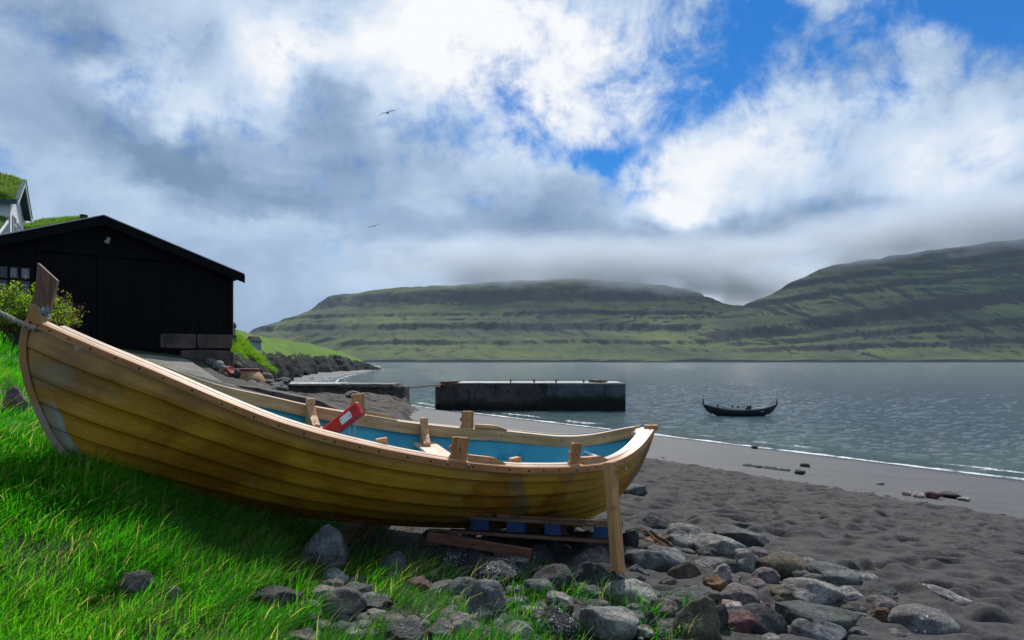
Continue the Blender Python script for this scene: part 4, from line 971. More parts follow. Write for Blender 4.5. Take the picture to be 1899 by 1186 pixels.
# ---- timber prop against the hull
top = PT(1131, 857, 3.93); bot = PT(1148, 1062, 3.80); bot.y = 3.83
d_ = (top-bot); M = Matrix.Translation((top+bot)/2) @ Matrix.Rotation(0, 4, 'Z')
Z_ = d_.normalized(); X_ = Vector((math.cos(R(24)), math.sin(R(24)), 0)); X_ = (X_-Z_*X_.dot(Z_)).normalized(); Y_ = Z_.cross(X_)
M = Matrix.Translation((top+bot)/2) @ Matrix((X_, Y_, Z_)).transposed().to_4x4()
pr = obox('timber_prop', (0, 0, 0), (.050, .075, d_.length), MAT['prop'], None, M, .003)
tag(pr, 'upright sawn timber post propping the stern of the yellow boat', 'timber prop')

# ---- pallet under the hull
MAT['pal'] = m_wood('old_pallet_wood', (.10, .055, .032), (.20, .12, .07), 1.0, (2, 26, 26), stain=(.06, .05, .045), rough=.85)
MAT['palblue'] = m_plain('pallet_blue_paint', (.004, .030, .115), .6, 0, .25, 9)
pc = PT(1133, 987, 4.24); X_ = (PT(850, 955, 4.45)-PT(1133, 972, 4.22)).normalized(); 
Yp = Vector((0, 0, 1)).cross(X_).normalized(); Yp = -Yp if Yp.y < 0 else Yp; Zp = X_.cross(Yp); Zp = -Zp if Zp.z < 0 else Zp
Yp = (Yp-Vector((0, 0, .24))).normalized()
Mp = Matrix.Translation(pc) @ Matrix((X_, Yp, Zp)).transposed().to_4x4()
pal = empty('pallet', tuple(pc), 'old wooden pallet with blue end blocks under the stern of the yellow boat', 'pallet')
H_ = .144
for y_ in (.05, .5, .95):
    obox('skid_board', (.60, y_, -H_/2+.011), (1.2, .1, .022), MAT['pal'], pal, Mp, .002)
    obox('stringer', (.60, y_, H_/2-.033), (1.2, .1, .022), MAT['pal'], pal, Mp, .002) if y_ else None
    for x_ in (.05, .36, .60, .84) if y_ < .1 else (.05, .40, .60): obox('block', (x_+.01, y_, -.0005), (.10 if x_ < .5 else .12, .098, .078), MAT['palblue'] if y_ < .5 or x_ < .1 else MAT['pal'], pal, Mp, .002)
for k in range(8): obox('deck_board', (.05+k*.157, .5, H_/2-.0105), (.11, 1.0, .020), MAT['pal'], pal, Mp, .002)
A_ = PT(793, 994, 4.22); B_ = PT(985, 1026, 4.1); d_ = B_-A_; M = Matrix.Translation((A_+B_)/2) @ d_.to_track_quat('X', 'Z').to_matrix().to_4x4()
tag(obox('loose_plank', (0, 0, 0), (d_.length, .03, .055), m_wood('shade_dark_plank', (.10, .040, .020), (.19, .085, .045), 1.0, (6, 20, 20)), None, M, .002), 'reddish plank lying on the stones below the pallet', 'plank')  # reddish wood, its colour darkened for the shade below the boat
# squared bearer beneath the middle of the keel
Kc = hullS(np.array([.47]), np.array([1.0]), 1)[0]
A_ = Vector((Kc[0]-.05, Kc[1]-.22, Kc[2]-.15)); B_ = Vector((Kc[0]+.1, Kc[1]+.5, Kc[2]-.15)); d_ = B_-A_; M = Matrix.Translation((A_+B_)/2) @ d_.to_track_quat('X', 'Z').to_matrix().to_4x4()
tag(obox('bearer', (0, 0, 0), (d_.length, .14, .13), MAT['pal'], None, M, .004), 'dark timber bearer across the bank under the keel of the yellow boat', 'timber bearer')
# ------------------------------------------------------------------ black boathouse
MAT['tar'] = m_wood('black_tarred_wood', (.0010, .0011, .0018), (.0032, .0034, .0050), 1.0, (12, 12, 1.2), rough=.75, knots=False, gloss=.12)
MAT['roofblack'] = m_plain('black_roofing', (.0045, .0045, .006), .75, 0, .3, 8, .3, .15)
MAT['glassdark'] = m_plain('dark_window_glass', (.012, .014, .018), .12, 0, .2, 3, .02)
MAT['curtain'] = m_plain('grey_curtain', (.22, .22, .23), .9, 0, .4, 25, .3)
MAT['edge'] = m_plain('bare_metal_edge', (.35, .36, .38), .35, .8, .15, 5, .1)
SR = Vector((-9.03, 22, 0)); SLf = Vector((-14.75, 17.6, 0)); U_ = (SR-SLf).normalized(); Nn = Vector((-U_.y, U_.x, 0)); SWD = (SR-SLf).length
MS = Matrix.Translation(SLf) @ Matrix((U_, Nn, Vector((0, 0, 1)))).transposed().to_4x4()      # local: x along the gable, y into the building
EAV, PEAK = 6.36, 7.64
shed = empty('boathouse', (SLf.x+U_.x*SWD/2, SLf.y+U_.y*SWD/2, 3.6), 'black tarred wooden boathouse with a low gable roof at the head of the slipway', 'boathouse')
def roofz(x): return EAV+(PEAK-EAV)*(1-abs(x-SWD/2)/(SWD/2))
XF = SWD-2.12       # the concrete foundation carries the right hand part
def prism(name, poly, y0, y1, mat, parent, M=MS, bev=0):
    """poly in local (x,z) extruded y0..y1"""
    n = len(poly); v = [M @ Vector((a, y0, b)) for a, b in poly]+[M @ Vector((a, y1, b)) for a, b in poly]
    f = [list(range(n)), list(range(2*n-1, n-1, -1))]+[[i, (i+1) % n, n+(i+1) % n, n+i] for i in range(n)]
    o = mesh_py(name, v, f, mat)
    if bev: bevel(o, bev)
    if parent: keep(o, parent)
    return o
D0, D1 = 2.2, 5.2   # door opening along the gable
wd = .145; x = 0
prism('wall_core', [(0.03, 3.4), (SWD-.03, 3.4), (SWD-.03, EAV-.03), (SWD/2, PEAK-.04), (.03, EAV-.03)], .03, 8.5, MAT['tar'], shed)
while x < SWD-.01:
    x1 = min(x+wd-.008, SWD); zb = 4.43 if x+wd/2 > XF else 3.85
    pz = random.uniform(-.004, .006)
    if D0 < x+wd/2 < D1: zb = 6.62
    if 1.1 < x+wd/2 < 2.0:
        prism('board', [(x, 3.85), (x1, 3.85), (x1, 5.28), (x, 5.28)], -.012+pz, .028, MAT['tar'], shed); zb = 6.20
    prism('board', [(x, zb), (x1, zb), (x1, roofz(x1)-.05), (x, roofz(x)-.05)], -.012+pz, .028, MAT['tar'], shed)
    x += wd
for i, (a, b) in enumerate(((D0, 3.46), (3.48, D1))):
    dr = prism('door', [(a, 3.92), (b, 3.92), (b, 6.58), (a, 6.58)], -.004, .028, MAT['tar'], shed)
    k = a+.02
    while k < b-.03:
        bd = prism('door_board', [(k, 3.93), (min(k+.152, b-.01), 3.93), (min(k+.152, b-.01), 6.57), (k, 6.57)], -.045, -.006, MAT['tar'], None); bd.parent = dr
        k += .162
    h = prism('hinge', [(a+.1 if i == 0 else b-.7, 6.1), (a+.7 if i == 0 else b-.1, 6.1), (a+.7 if i == 0 else b-.1, 6.14), (a+.1 if i == 0 else b-.7, 6.14)], -.055, -.046, MAT['rust'] if False else MAT['roofblack'], None); h.parent = dr
prism('door_rail', [(D0-.15, 6.64), (D1+.25, 6.64), (D1+.25, 6.74), (D0-.15, 6.74)], -.11, -.02, MAT['tar'], shed)
prism('corner_board', [(SWD-.10, 4.43), (SWD+.03, 4.43), (SWD+.03, EAV+.02), (SWD-.10, EAV)], -.035, .06, MAT['tar'], shed)
prism('corner_flashing', [(SWD+.031, 4.43), (SWD+.045, 4.43), (SWD+.045, EAV), (SWD+.031, EAV)], -.03, .3, MAT['edge'], shed)
# foundation of two courses
for k in range(2): prism('foundation_block', [(XF+k*1.07+random.uniform(0, .02), 3.97), (XF+k*1.07+1.05, 3.95+random.uniform(0, .03)), (XF+k*1.07+1.05, 4.42), (XF+k*1.07, 4.42)], -.05-.012*k, .4, MAT['found'], shed, bev=.03)
prism('foundation_block', [(XF+.62, 3.2), (XF+2.13, 3.2), (XF+2.14, 3.90), (XF+1.3, 3.935), (XF+.60, 3.90)], -.13, .4, MAT['found'], shed, bev=.035)
# window
fr = prism('window', [(1.16, 5.28), (1.96, 5.28), (1.96, 6.20), (1.16, 6.20)], .012, .03, MAT['glassdark'], shed)
def sub(o, par):
    o.parent = par; return o
for a in (1.16, 1.40, 1.64, 1.90): sub(prism('window_bar', [(a, 5.28), (a+.055, 5.28), (a+.055, 6.20), (a, 6.20)], -.03, .011, MAT['tar'], None), fr)
for b in (5.28, 5.78, 6.14): sub(prism('window_bar', [(1.16, b), (1.96, b), (1.96, b+.055), (1.16, b+.055)], -.026, .009, MAT['tar'], None), fr)
for a, b, w_, h_ in ((1.46, 5.86, .15, .26), (1.71, 5.86, .17, .26), (1.22, 5.64, .15, .06), (1.47, 5.63, .15, .07), (1.72, 5.62, .15, .07)):
    sub(prism('curtain', [(a, b), (a+w_, b+.01), (a+w_*.9, b+h_), (a+w_*.1, b+h_*.96)], .004, .0115, MAT['curtain'], None), fr)
# roof slopes, barge boards, light edge strip
for s_ in (0, 1):
    xa = -.42 if s_ == 0 else SWD+.30; xm = SWD/2
    ze = roofz(0)-(PEAK-EAV)/(SWD/2)*.42 if s_ == 0 else roofz(SWD)-(PEAK-EAV)/(SWD/2)*.30
    prism('roof', [(xa, ze), (xm+(-.0005 if s_ == 0 else .0005), PEAK), (xm+(-.0005 if s_ == 0 else .0005), PEAK+.10), (xa, ze+.10)], -.34, 8.8, MAT['roofblack'], shed)
    prism('barge_board', [(xa, ze-.17), (xm+(-.002 if s_ == 0 else .002), PEAK-.16), (xm+(-.002 if s_ == 0 else .002), PEAK+.08), (xa, ze+.08)], -.385, -.345, MAT['tar'], shed)
    prism('roof_edge', [(xa-.01, ze+.103), (xm+(-.002 if s_ == 0 else .002), PEAK+.103), (xm+(-.002 if s_ == 0 else .002), PEAK+.128), (xa-.01, ze+.128)], -.40, .3, MAT['edge'], shed)
# lamp under the gable peak
lp = lathe('lamp_arm', [(.02, 0), (.02, .30), (0, .30)], (0, 0, 0), MAT['edge'], shed, 8, MS @ Matrix.Translation((SWD/2+.12, -.02, 7.2)) @ Matrix.Rotation(R(115), 4, 'X'))
lathe('lamp_head', [(0, .12), (.035, .11), (.05, .02), (.07, -.05), (.06, -.07), (0, -.06)], (0, 0, 0), MAT['curtain'], shed, 14, MS @ Matrix.Translation((SWD/2+.10, -.30, 7.03)) @ Matrix.Rotation(R(25), 4, 'Y'))

# ------------------------------------------------------------------ houses
MAT['wallwhite'] = m_plain('white_boarding', (.70, .71, .73), .6, 0, .06, 3, .1)
MAT['teal'] = m_plain('dark_teal_trim', (.012, .055, .065), .5, 0, .2, 6, .1)
MAT['palewood'] = m_plain('pale_green_trim', (.42, .50, .44), .6, 0, .1, 6, .1)
def m_turf():
    m, t = new_mat('turf_roof'); p = t.tex('Object'); a = t.noise(p, .9, 6, .65); b = t.noise(p, 7, 5, .7)
    col = t.mix(t.mr(a, .38, .62), (.045, .11, .010), (.09, .15, .012)); col = t.mix(t.mr(b, .5, .68), col, (.13, .11, .03)); col = t.mix(t.mr(b, .42, .3), col, (.015, .03, .006))
    setp(t, col, .95, t.bump(b, 1.0, .12), spec=.1); return m
MAT['turfroof'] = m_turf()
def turf_slab(name, c00, c10, c11, c01, th, parent, M, seed=1, blades=2500):
    """turf blanket over a roof slope given by 4 corners (local)"""
    n1, n2 = 40, 26; c = [np.array(q) for q in (c00, c10, c11, c01)]
    u, v = np.meshgrid(np.linspace(0, 1, n1), np.linspace(0, 1, n2), indexing='ij'); u_, v_ = u[..., None], v[..., None]
    P_ = c[0]*(1-u_)*(1-v_)+c[1]*u_*(1-v_)+c[2]*u_*v_+c[3]*(1-u_)*v_
    edge = np.clip(np.minimum(np.minimum(u, 1-u)*12, np.minimum(v, 1-v)*10), 0, 1)**.5
    P_[..., 2] += th*edge*(1+.5*fbm(P_[..., 0]*1.2+P_[..., 1], P_[..., 1]*1.2, 4, seed))
    W_ = (np.array(M.to_3x3()) @ P_.reshape(-1, 3).T).T+np.array(M.translation)
    o = mesh_np(name, W_, grid_faces(n1, n2), MAT['turfroof']); keep(o, parent)
    return o
def hframe(pn_, pf__):
    a = Vector(pn_); b = Vector(pf__); g = (b-a); g.z = 0; g.normalize(); back = Vector((g.y, -g.x, 0))
    if back.x > 0: back = -back
    return a, g, back
# white gabled house: gable faces right, long side faces the viewer
a0, g_, bk_ = hframe((-30.9, 42, 0), (-33.6, 46.9, 0)); GW = 5.6
MH = Matrix.Translation(a0) @ Matrix((g_, bk_, Vector((0, 0, 1)))).transposed().to_4x4()     # x along the gable (away), y along the long side (left)
house = empty('white_house', (-32.2, 44.4, 7.5), 'white wooden house with a grass covered roof, cut off by the left edge', 'house')
EZ, RZ = 13.55, 15.25
def hp(name, poly, y0, y1, mat, parent=house, M=MH): return prism(name, poly, y0, y1, mat, parent, M)
hp('wall', [(0, 6), (GW, 6), (GW, EZ), (GW/2, RZ), (0, EZ)], 0, 9, MAT['wallwhite'])
sl = (RZ-EZ)/(GW/2)
hp('corner_post', [(-.03, 6.0), (.14, 6.0), (.14, EZ-.1), (-.03, EZ-.1)], -.03, -.002, MAT['wallwhite'])
hp('corner_post', [(GW-.14, 6.0), (GW+.03, 6.0), (GW+.03, EZ-.1), (GW-.14, EZ-.1)], -.03, -.002, MAT['wallwhite'])
for s_ in (0, 1):
    xe = -.45 if s_ == 0 else GW+.45; xm = GW/2+(-.001 if s_ == 0 else .001); ze = EZ-sl*.45
    hp('roof', [(xe, ze), (xm, RZ), (xm, RZ+.14), (xe, ze+.14)], -.42, 9.3, MAT['teal'])
    hp('barge_board', [(xe, ze-.22), (xm, RZ-.20), (xm, RZ+.16), (xe, ze+.16)], -.48, -.425, MAT['palewood'])
    hp('barge_cap', [(xe, ze+.162), (xm, RZ+.162), (xm, RZ+.20), (xe, ze+.20)], -.52, -.3, MAT['teal'])
    turf_slab('turf', (xe+(.02 if s_ == 0 else -.02), -.30, ze+.15), (xe+(.02 if s_ == 0 else -.02), 9.2, ze+.15), (xm, 9.2, RZ+.17), (xm, -.30, RZ+.17), .34, house, MH, 3+s_)
hp('eaves_board', [(-.47, EZ-sl*.45-.12), (-.455, EZ-sl*.45-.12), (-.455, EZ-sl*.45+.16), (-.47, EZ-sl*.45+.16)], -.4, 9.2, MAT['teal'])
def hwin(x0, z0, w_, h_, nx, nz, M=MH):
    f_ = hp('window', [(x0, z0), (x0+w_, z0), (x0+w_, z0+h_), (x0, z0+h_)], -.03, -.002, MAT['glassdark'], M=M)
    for k in range(nx+1):
        xx = x0+w_*k/nx-.03; b = prism('window_bar', [(xx, z0-.03), (xx+.07, z0-.03), (xx+.07, z0+h_+.03), (xx, z0+h_+.03)], -.07, -.032, MAT['wallwhite'], None, M); b.parent = f_
    for k in range(nz+1):
        zz = z0+h_*k/nz-.03; b = prism('window_bar', [(x0, zz), (x0+w_, zz), (x0+w_, zz+.06), (x0, zz+.06)], -.075, -.034, MAT['wallwhite'], None, M); b.parent = f_
hwin(.95, 11.15, 1.25, 1.55, 2, 3); hwin(2.9, 11.05, 1.35, 1.55, 2, 3); hwin(2.2, 9.6, 1.1, .9, 2, 2)
hp('window_sill', [(.8, 11.02), (4.5, 10.95), (4.5, 11.0), (.8, 11.08)], -.12, -.036, MAT['teal'])
# low annex in front with its own turf roof
AX0 = MH @ Vector((-2.6, .2, 0)); MA = Matrix.Translation((AX0.x, AX0.y, 0)) @ MH.to_3x3().to_4x4()
annex = empty('annex', (AX0.x, AX0.y, 7.5), 'small white annex with teal gutter and grassy roof in front of the white house', 'house annex')
prism('wall', [(0, 6), (2.5, 6), (2.5, 12.1), (0, 11.15)], .4, 7, MAT['wallwhite'], annex, MA)
prism('roof', [(-.5, 11.0), (2.52, 12.2), (2.52, 12.35), (-.5, 11.18)], -.1, 7.3, MAT['teal'], annex, MA)
prism('gutter', [(-.66, 10.92), (-.52, 10.92), (-.52, 11.05), (-.66, 11.05)], -.1, 7.3, MAT['wallwhite'], annex, MA)
prism('barge_board', [(-.5, 10.85), (2.52, 12.05), (2.52, 12.22), (-.5, 11.02)], -.16, -.105, MAT['wallwhite'], annex, MA)
turf_slab('turf', (-.45, 0, 11.2), (-.45, 7.2, 11.2), (2.5, 7.2, 12.36), (2.5, 0, 12.36), .22, annex, MA, 8)
prism('porch_gable', [(.4, 6), (2.2, 6), (2.2, 10.3), (1.3, 10.9), (.4, 10.3)], .0, .39, MAT['palewood'], annex, MA)
# second turf-roofed house behind the shed
b0 = PT(28, 430, 52); b1 = PT(114, 438, 50)
gd = Vector((b1.x-b0.x, b1.y-b0.y, 0)).normalized(); bd_ = Vector((-gd.y, gd.x, 0))
MB = Matrix.Translation((b0.x, b0.y, 0)) @ Matrix((gd, bd_, Vector((0, 0, 1)))).transposed().to_4x4(); LB = (b1-b0).length-.35
h2 = empty('turf_house', (b0.x+1, b0.y, 8), 'low house with a grass covered roof behind the black boathouse', 'house')
prism('wall', [(0, 6), (LB, 6), (LB, 13.15), (0, 13.15)], 0, 4, MAT['teal'], h2, MB)
turf_slab('turf', (-.3, -.4, 13.20), (LB+.3, -.4, 13.20), (LB+.1, 2.0, 14.40), (-.3, 2.0, 14.55), .25, h2, MB, 12)
turf_slab('turf', (-.3, 4.4, 13.20), (LB+.3, 4.4, 13.20), (LB+.1, 2.02, 14.40), (-.3, 2.02, 14.55), .25, h2, MB, 13)
prism('chimney', [(LB-.3, 13.15), (LB+.05, 13.15), (LB+.05, 14.70), (LB-.3, 14.70)], 1.8, 2.2, MAT['roofblack'], h2, MB)
# grey gabled hut on the mound and long white building on the headland
c_ = PT(458, 655, 62); MG = Matrix.Translation((c_.x, c_.y, 3.0)) @ Matrix.Rotation(R(-28), 4, 'Z') @ Matrix.Diagonal((.55, .55, .50, 1))
hut = empty('grey_hut', (c_.x, c_.y, 3.6), 'tiny grey hut with a dark pitched roof on the green bank right of the boathouse', 'hut')
prism('wall', [(-.1, 3.0), (1.05, 3.0), (1.05, 4.75), (.5, 5.5), (-.1, 4.75)], 0, 2.6, m_plain('grey_boards', (.20, .23, .29), .8, 0, .15, 8), hut, MG @ Matrix.Rotation(R(18), 4, 'Z'))
for s_ in (0, 1):
    xe = -.25 if s_ == 0 else 1.2; prism('roof', [(xe, 4.62), (.5+(-.001 if s_ == 0 else .001), 5.52), (.5+(-.001 if s_ == 0 else .001), 5.62), (xe, 4.72)], -.12, 2.8, MAT['roofblack'], hut, MG @ Matrix.Rotation(R(18), 4, 'Z'))
c_ = PT(592, 648, 222); c2_ = PT(614, 648, 226); 
lh = empty('long_house', (c_.x, c_.y, 6.5), 'long low white building on the skyline of the green headland', 'building')
MG = Matrix.Translation((c_.x, c_.y, 0)) @ (Vector((c2_.x-c_.x, c2_.y-c_.y, 0))).to_track_quat('X', 'Z').to_matrix().to_4x4()
prism('wall', [(0, 4.5), (4.0, 4.5), (4.0, 7.7), (0, 7.7)], 0, 3, MAT['wallwhite'], lh, MG)
prism('roof', [(-.2, 7.71), (4.2, 7.71), (4.1, 8.1), (-.1, 8.1)], -.3, 3.3, m_plain('pale_roof_sheet', (.5, .52, .52), .5, 0, .1, 5), lh, MG)
# cairn-like gate pillar with a round boulder at the boathouse corner
c_ = PT(430, 618, 37)
pl = empty('stone_pillar', tuple(c_), 'small stone pillar topped by a round brown boulder beside the boathouse corner', 'stone pillar')
rr_ = np.random.default_rng(4)
MAT['r_grey'] = m_rock('grey_stone', (.065, .067, .070), (.17, .17, .165)); MAT['r_tan'] = m_rock('brown_stone', (.10, .065, .042), (.22, .15, .10))
for k in range(5):
    V_, F_ = lump(c_, (.25+.02*k % .06, .25, .09), 40+k, 2, 5, .1); V_ += np.array(c_)+np.array([rr_.uniform(-.03, .03), 0, -.12+.13*k-.25])
    keep(mesh_np('stone', V_, F_, MAT['r_grey']), pl)
V_, F_ = lump(c_, (.24, .24, .24), 46, 3, 3, .08); V_ += np.array(c_)+np.array([0, 0, .42]); keep(mesh_np('boulder', V_, F_, MAT['r_tan']), pl)
# rusty iron pot (old tank) and red barrel among the stones at the boathouse corner
c_ = PT(455, 704, 21.5); tk = empty('old_tank', tuple(c_), 'round tan tank with a rusty red rim lying among stones below the boathouse', 'tank')
MAT['tan'] = m_plain('stained_tan_metal', (.27, .16, .07), .7, 0, .35, 5, .3); MAT['rim'] = m_plain('rusty_red_rim', (.11, .03, .025), .8, .2, .4, 9, .4)
lathe('body', [(.62, -.3), (.60, 0), (.50, .15), (.40, .27), (.39, .28)], tuple(c_), MAT['tan'], tk, 32)
lathe('rim', [(.38, .28), (.405, .275), (.42, .30), (.42, .345), (.39, .36), (.36, .35), (.33, .28), (.30, .1)], tuple(c_), MAT['rim'], tk, 32)
c_ = PT(419, 693, 19.5); M_ = Matrix.Translation(c_) @ Matrix.Rotation(R(55), 4, 'Y') @ Matrix.Rotation(R(20), 4, 'X')
MAT['barrel'] = m_plain('faded_red_plastic', (.20, .012, .016), .5, 0, .3, 7)
tag(lathe('barrel', [(0, -.22), (.12, -.22), (.135, -.20), (.14, -.08), (.13, -.06), (.14, -.04), (.14, .10), (.13, .12), (.14, .14), (.135, .21), (.12, .23), (.10, .22), (0, .22)], (0, 0, 0), MAT['barrel'], None, 20, M_), 'faded red plastic barrel wedged between stones at the end of the slipway', 'barrel')

# ------------------------------------------------------------------ dark boat moored offshore
MAT['darkhull'] = m_plain('black_blue_hull', (.006, .007, .016), .4, 0, .3, 4, .1); MAT['palelin'] = m_plain('pale_boat_lining', (.38, .40, .38), .7, 0, .2, 6)
mb = empty('moored_boat', tuple(PT(1372, 770, 44.5)), 'black open rowing boat with tall pointed ends floating off the beach', 'rowing boat')
MB_ = Matrix.Translation(PT(1372, 770, 44.5)) @ Matrix.Rotation(R(-4), 4, 'Z') @ Matrix.Rotation(R(0), 4, 'X')
def mboat(u, q, side, inset=0):
    L2 = 2.34; x_ = -L2+2*L2*u; b = .62*np.sin(np.pi*np.clip(u, 0, 1))**.7-inset; b = np.maximum(b, 0)
    zg = .37+.38*np.abs(2*u-1)**2.6; ov = .42*(2*u-1)*0
    zk = -.16+.34*np.abs(2*u-1)**5
    a = q*np.pi/2
    y_ = side*b*np.cos(a)**.8; z_ = zg+(zk-zg)*np.sin(a)
    x2 = x_*(1-.22*np.sin(a)**2)
    return np.stack([x2, y_, z_+inset*.6*q], -1)
uu2 = np.linspace(0, 1, 50); qq2 = np.linspace(0, 1, 10)
def tow(V): return (np.array(MB_.to_3x3()) @ V.reshape(-1, 3).T).T+np.array(MB_.translation)
for s_ in (1, -1):
    T, Q = np.meshgrid(uu2, qq2, indexing='ij')
    keep(mesh_np('hull_side', tow(mboat(T, Q, s_)), grid_faces(50, 10), MAT['darkhull']), mb)
    keep(mesh_np('inner_side', tow(mboat(T, Q*.8, s_, .03)), grid_faces(50, 10), MAT['palelin']), mb)
    pr_ = [Vector(tow(mboat(np.array([q_]), np.array([0.]), s_))[0]) for q_ in np.linspace(0, 1, 40)]
    tube('gunwale', pr_, .035, MAT['darkhull'], mb, 6)
for s_ in (-1, 1):
    tube('stem_head', [MB_ @ Vector((s_*1.80, 0, .10)), MB_ @ Vector((s_*2.06, 0, .32)), MB_ @ Vector((s_*2.26, 0, .58)), MB_ @ Vector((s_*2.34, 0, .78)), MB_ @ Vector((s_*2.37, 0, 1.08))], .05, MAT['darkhull'], mb, 8, [.06, .06, .065, .06, .05])
for x_ in (-1.2, -.45, .35, 1.3): obox('thwart', (x_, 0, .30), (.18, 1.0, .03), MAT['palelin'] if x_ in (-.45, 1.3) else MAT['darkhull'], mb, MB_)
for x_, h_ in ((-1.32, .22), (-.35, .22), (.02, .2)): obox('thole', (x_, .50, .47+h_/2-.08), (.13, .05, h_), MAT['darkhull'], mb, MB_)
obox('bow_crossbar', (-1.32, .5, .66), (.22, .07, .05), MAT['darkhull'], mb, MB_)
tube('oar', [MB_ @ Vector((-1.0, .3, .66)), MB_ @ Vector((-.7, .0, .5)), MB_ @ Vector((.3, -.3, .4))], .03, MAT['palelin'], mb, 6)
V_, F_ = lump((0, 0, 0), (.20, .18, .15), 5, 3, 4, .1); keep(mesh_np('engine_cover', tow(V_+np.array([.62, .1, .56])), F_, MAT['darkhull']), mb)
obox('tiller_box', (.55, .1, .38), (.3, .25, .22), MAT['darkhull'], mb, MB_)

# ------------------------------------------------------------------ gulls
MAT['gullw'] = m_plain('white_plumage', (.75, .75, .76), .8, 0, .06, 20, .1); MAT['gullg'] = m_plain('grey_plumage', (.22, .23, .25), .8, 0, .1, 20, .1); MAT['gulld'] = m_plain('dark_plumage', (.02, .022, .028), .8, 0, .2, 20, .1)
def body_mesh(name, prof, n=8):
    v = []; f = []
    for x_, z_, r_ in prof:
        for k in range(n):
            q_ = 2*math.pi*k/n; v.append((x_, r_*math.cos(q_), z_+r_*math.sin(q_)))
    for i in range(len(prof)-1):
        for k in range(n): f.append([i*n+k, i*n+(k+1) % n, (i+1)*n+(k+1) % n, (i+1)*n+k])
    return v, f
def wing(s_, bend):
    pts = [(0, 0, .0), (.07, .18, .045*bend), (.03, .42, .07*bend), (-.10, .70, .0)]; ch = [.16, .17, .13, .02]
    v = []; f = []
    for (x_, y_, z_), c in zip(pts, ch):
        v += [(x_+c*.4, s_*y_, z_), (x_-c*.6, s_*y_, z_-.01), (x_, s_*y_, z_+.018)]
    for i in range(3):
        b = i*3
        for k in range(3): f.append([b+k, b+(k+1) % 3, b+3+(k+1) % 3, b+3+k])
    f += [[0, 1, 2], [9, 10, 11]]
    return v, f
def flying(px, py, dist, heading, bank, label, mat, sc=1.35):
    P_ = PT(px, py, dist); e = empty('gull', tuple(P_), label, 'gull')
    e.rotation_euler = (bank, R(5), heading); e.scale = (sc, sc, sc)
    v, f = body_mesh('body', [(-.30, .01, .005), (-.24, .0, .03), (-.10, 0, .06), (.08, 0, .065), (.18, .01, .045), (.24, .02, .042), (.29, .015, .018), (.34, .0, .004)])
    mesh_py('body', v, f, mat, e, True)
    for s_ in (-1, 1):
        v, f = wing(s_, 1.3); mesh_py('wing', v, f, mat, e, True)
    v = [(-.28, -.02, 0), (-.28, .02, 0), (-.40, .06, 0), (-.40, -.06, 0), (-.28, 0, .015), (-.40, 0, .008)]; mesh_py('tail', v, [[0, 3, 5, 4], [1, 4, 5, 2], [0, 1, 2, 3], [0, 4, 1], [3, 2, 5]], mat, e)
flying(719, 209, 72, R(-70), R(22), 'highest gull in the sky, gliding dark against the cloud', MAT['gulld'])
flying(694, 419, 92, R(-75), R(20), 'gull gliding low over the left mountain slope, dark wings spread', MAT['gulld'], 1.3)
flying(556, 490, 118, R(-80), R(4), 'smallest and lowest flying gull, pale, right of the boathouse roof', MAT['gullg'], 1.0)
def standing():
    e = bpy.data.objects.new('gull', None); COL.objects.link(e)
    v, f = body_mesh('body', [(-.26, .17, .006), (-.18, .18, .04), (-.05, .19, .08), (.08, .21, .085), (.14, .27, .055), (.17, .33, .045), (.21, .345, .04), (.245, .34, .012), (.29, .33, .004)])
    mesh_py('body', v, f, MAT['gullw'], e, True)
    v, f = body_mesh('mantle', [(-.30, .19, .006), (-.16, .215, .05), (.0, .235, .075), (.06, .24, .05)]); mesh_py('mantle', v, f, MAT['gullg'], e, True)
    for s_ in (-1, 1): mesh_py('leg', [(0, s_*.03, -.02), (.012, s_*.03, -.02), (.006, s_*.03+.01, -.02), (0, s_*.03, .15), (.012, s_*.03, .15), (.006, s_*.03+.01, .15)], [[0, 1, 4, 3], [1, 2, 5, 4], [2, 0, 3, 5], [0, 2, 1], [3, 4, 5]], MAT['rim'], e)
    return e
g0 = standing(); first = True
spots = [(557,699),(567,707),(575,705),(579,703),(581,705),(589,710),(594,709),(597,707),(598,704),(599,706),(600,708),(600,711),(602,705),(606,709),(608,711),(611,702),(613,712),(620,710),(621,712),(616,708),(604,711),(595,711),(624,701)]
for px, py in spots:
    Yd = 3.6*F/(py+.4-HY)
    for _ in range(8):
        x_ = (px-CX)/F*Yd; zz = float(gz(x_, Yd, False)); Yd = (EYE-zz)*F/(py+.4-HY)
    if Yd < 62: Yd = 95
    x_ = (px-CX)/F*Yd; zz = float(gz(x_, Yd, False))
    if first: g = g0; first = False
    else:
        g = g0.copy(); COL.objects.link(g)
        for ch in list(g0.children): c = ch.copy(); COL.objects.link(c); c.parent = g
    g.location = (x_, Yd, zz+.02); g.rotation_euler = (0, 0, random.uniform(0, 6.28)); g.scale = (1.15,)*3
    tag(g, 'white gull standing in the flock on the far sand by the surf', 'gull', 'gulls flocking on the far beach')
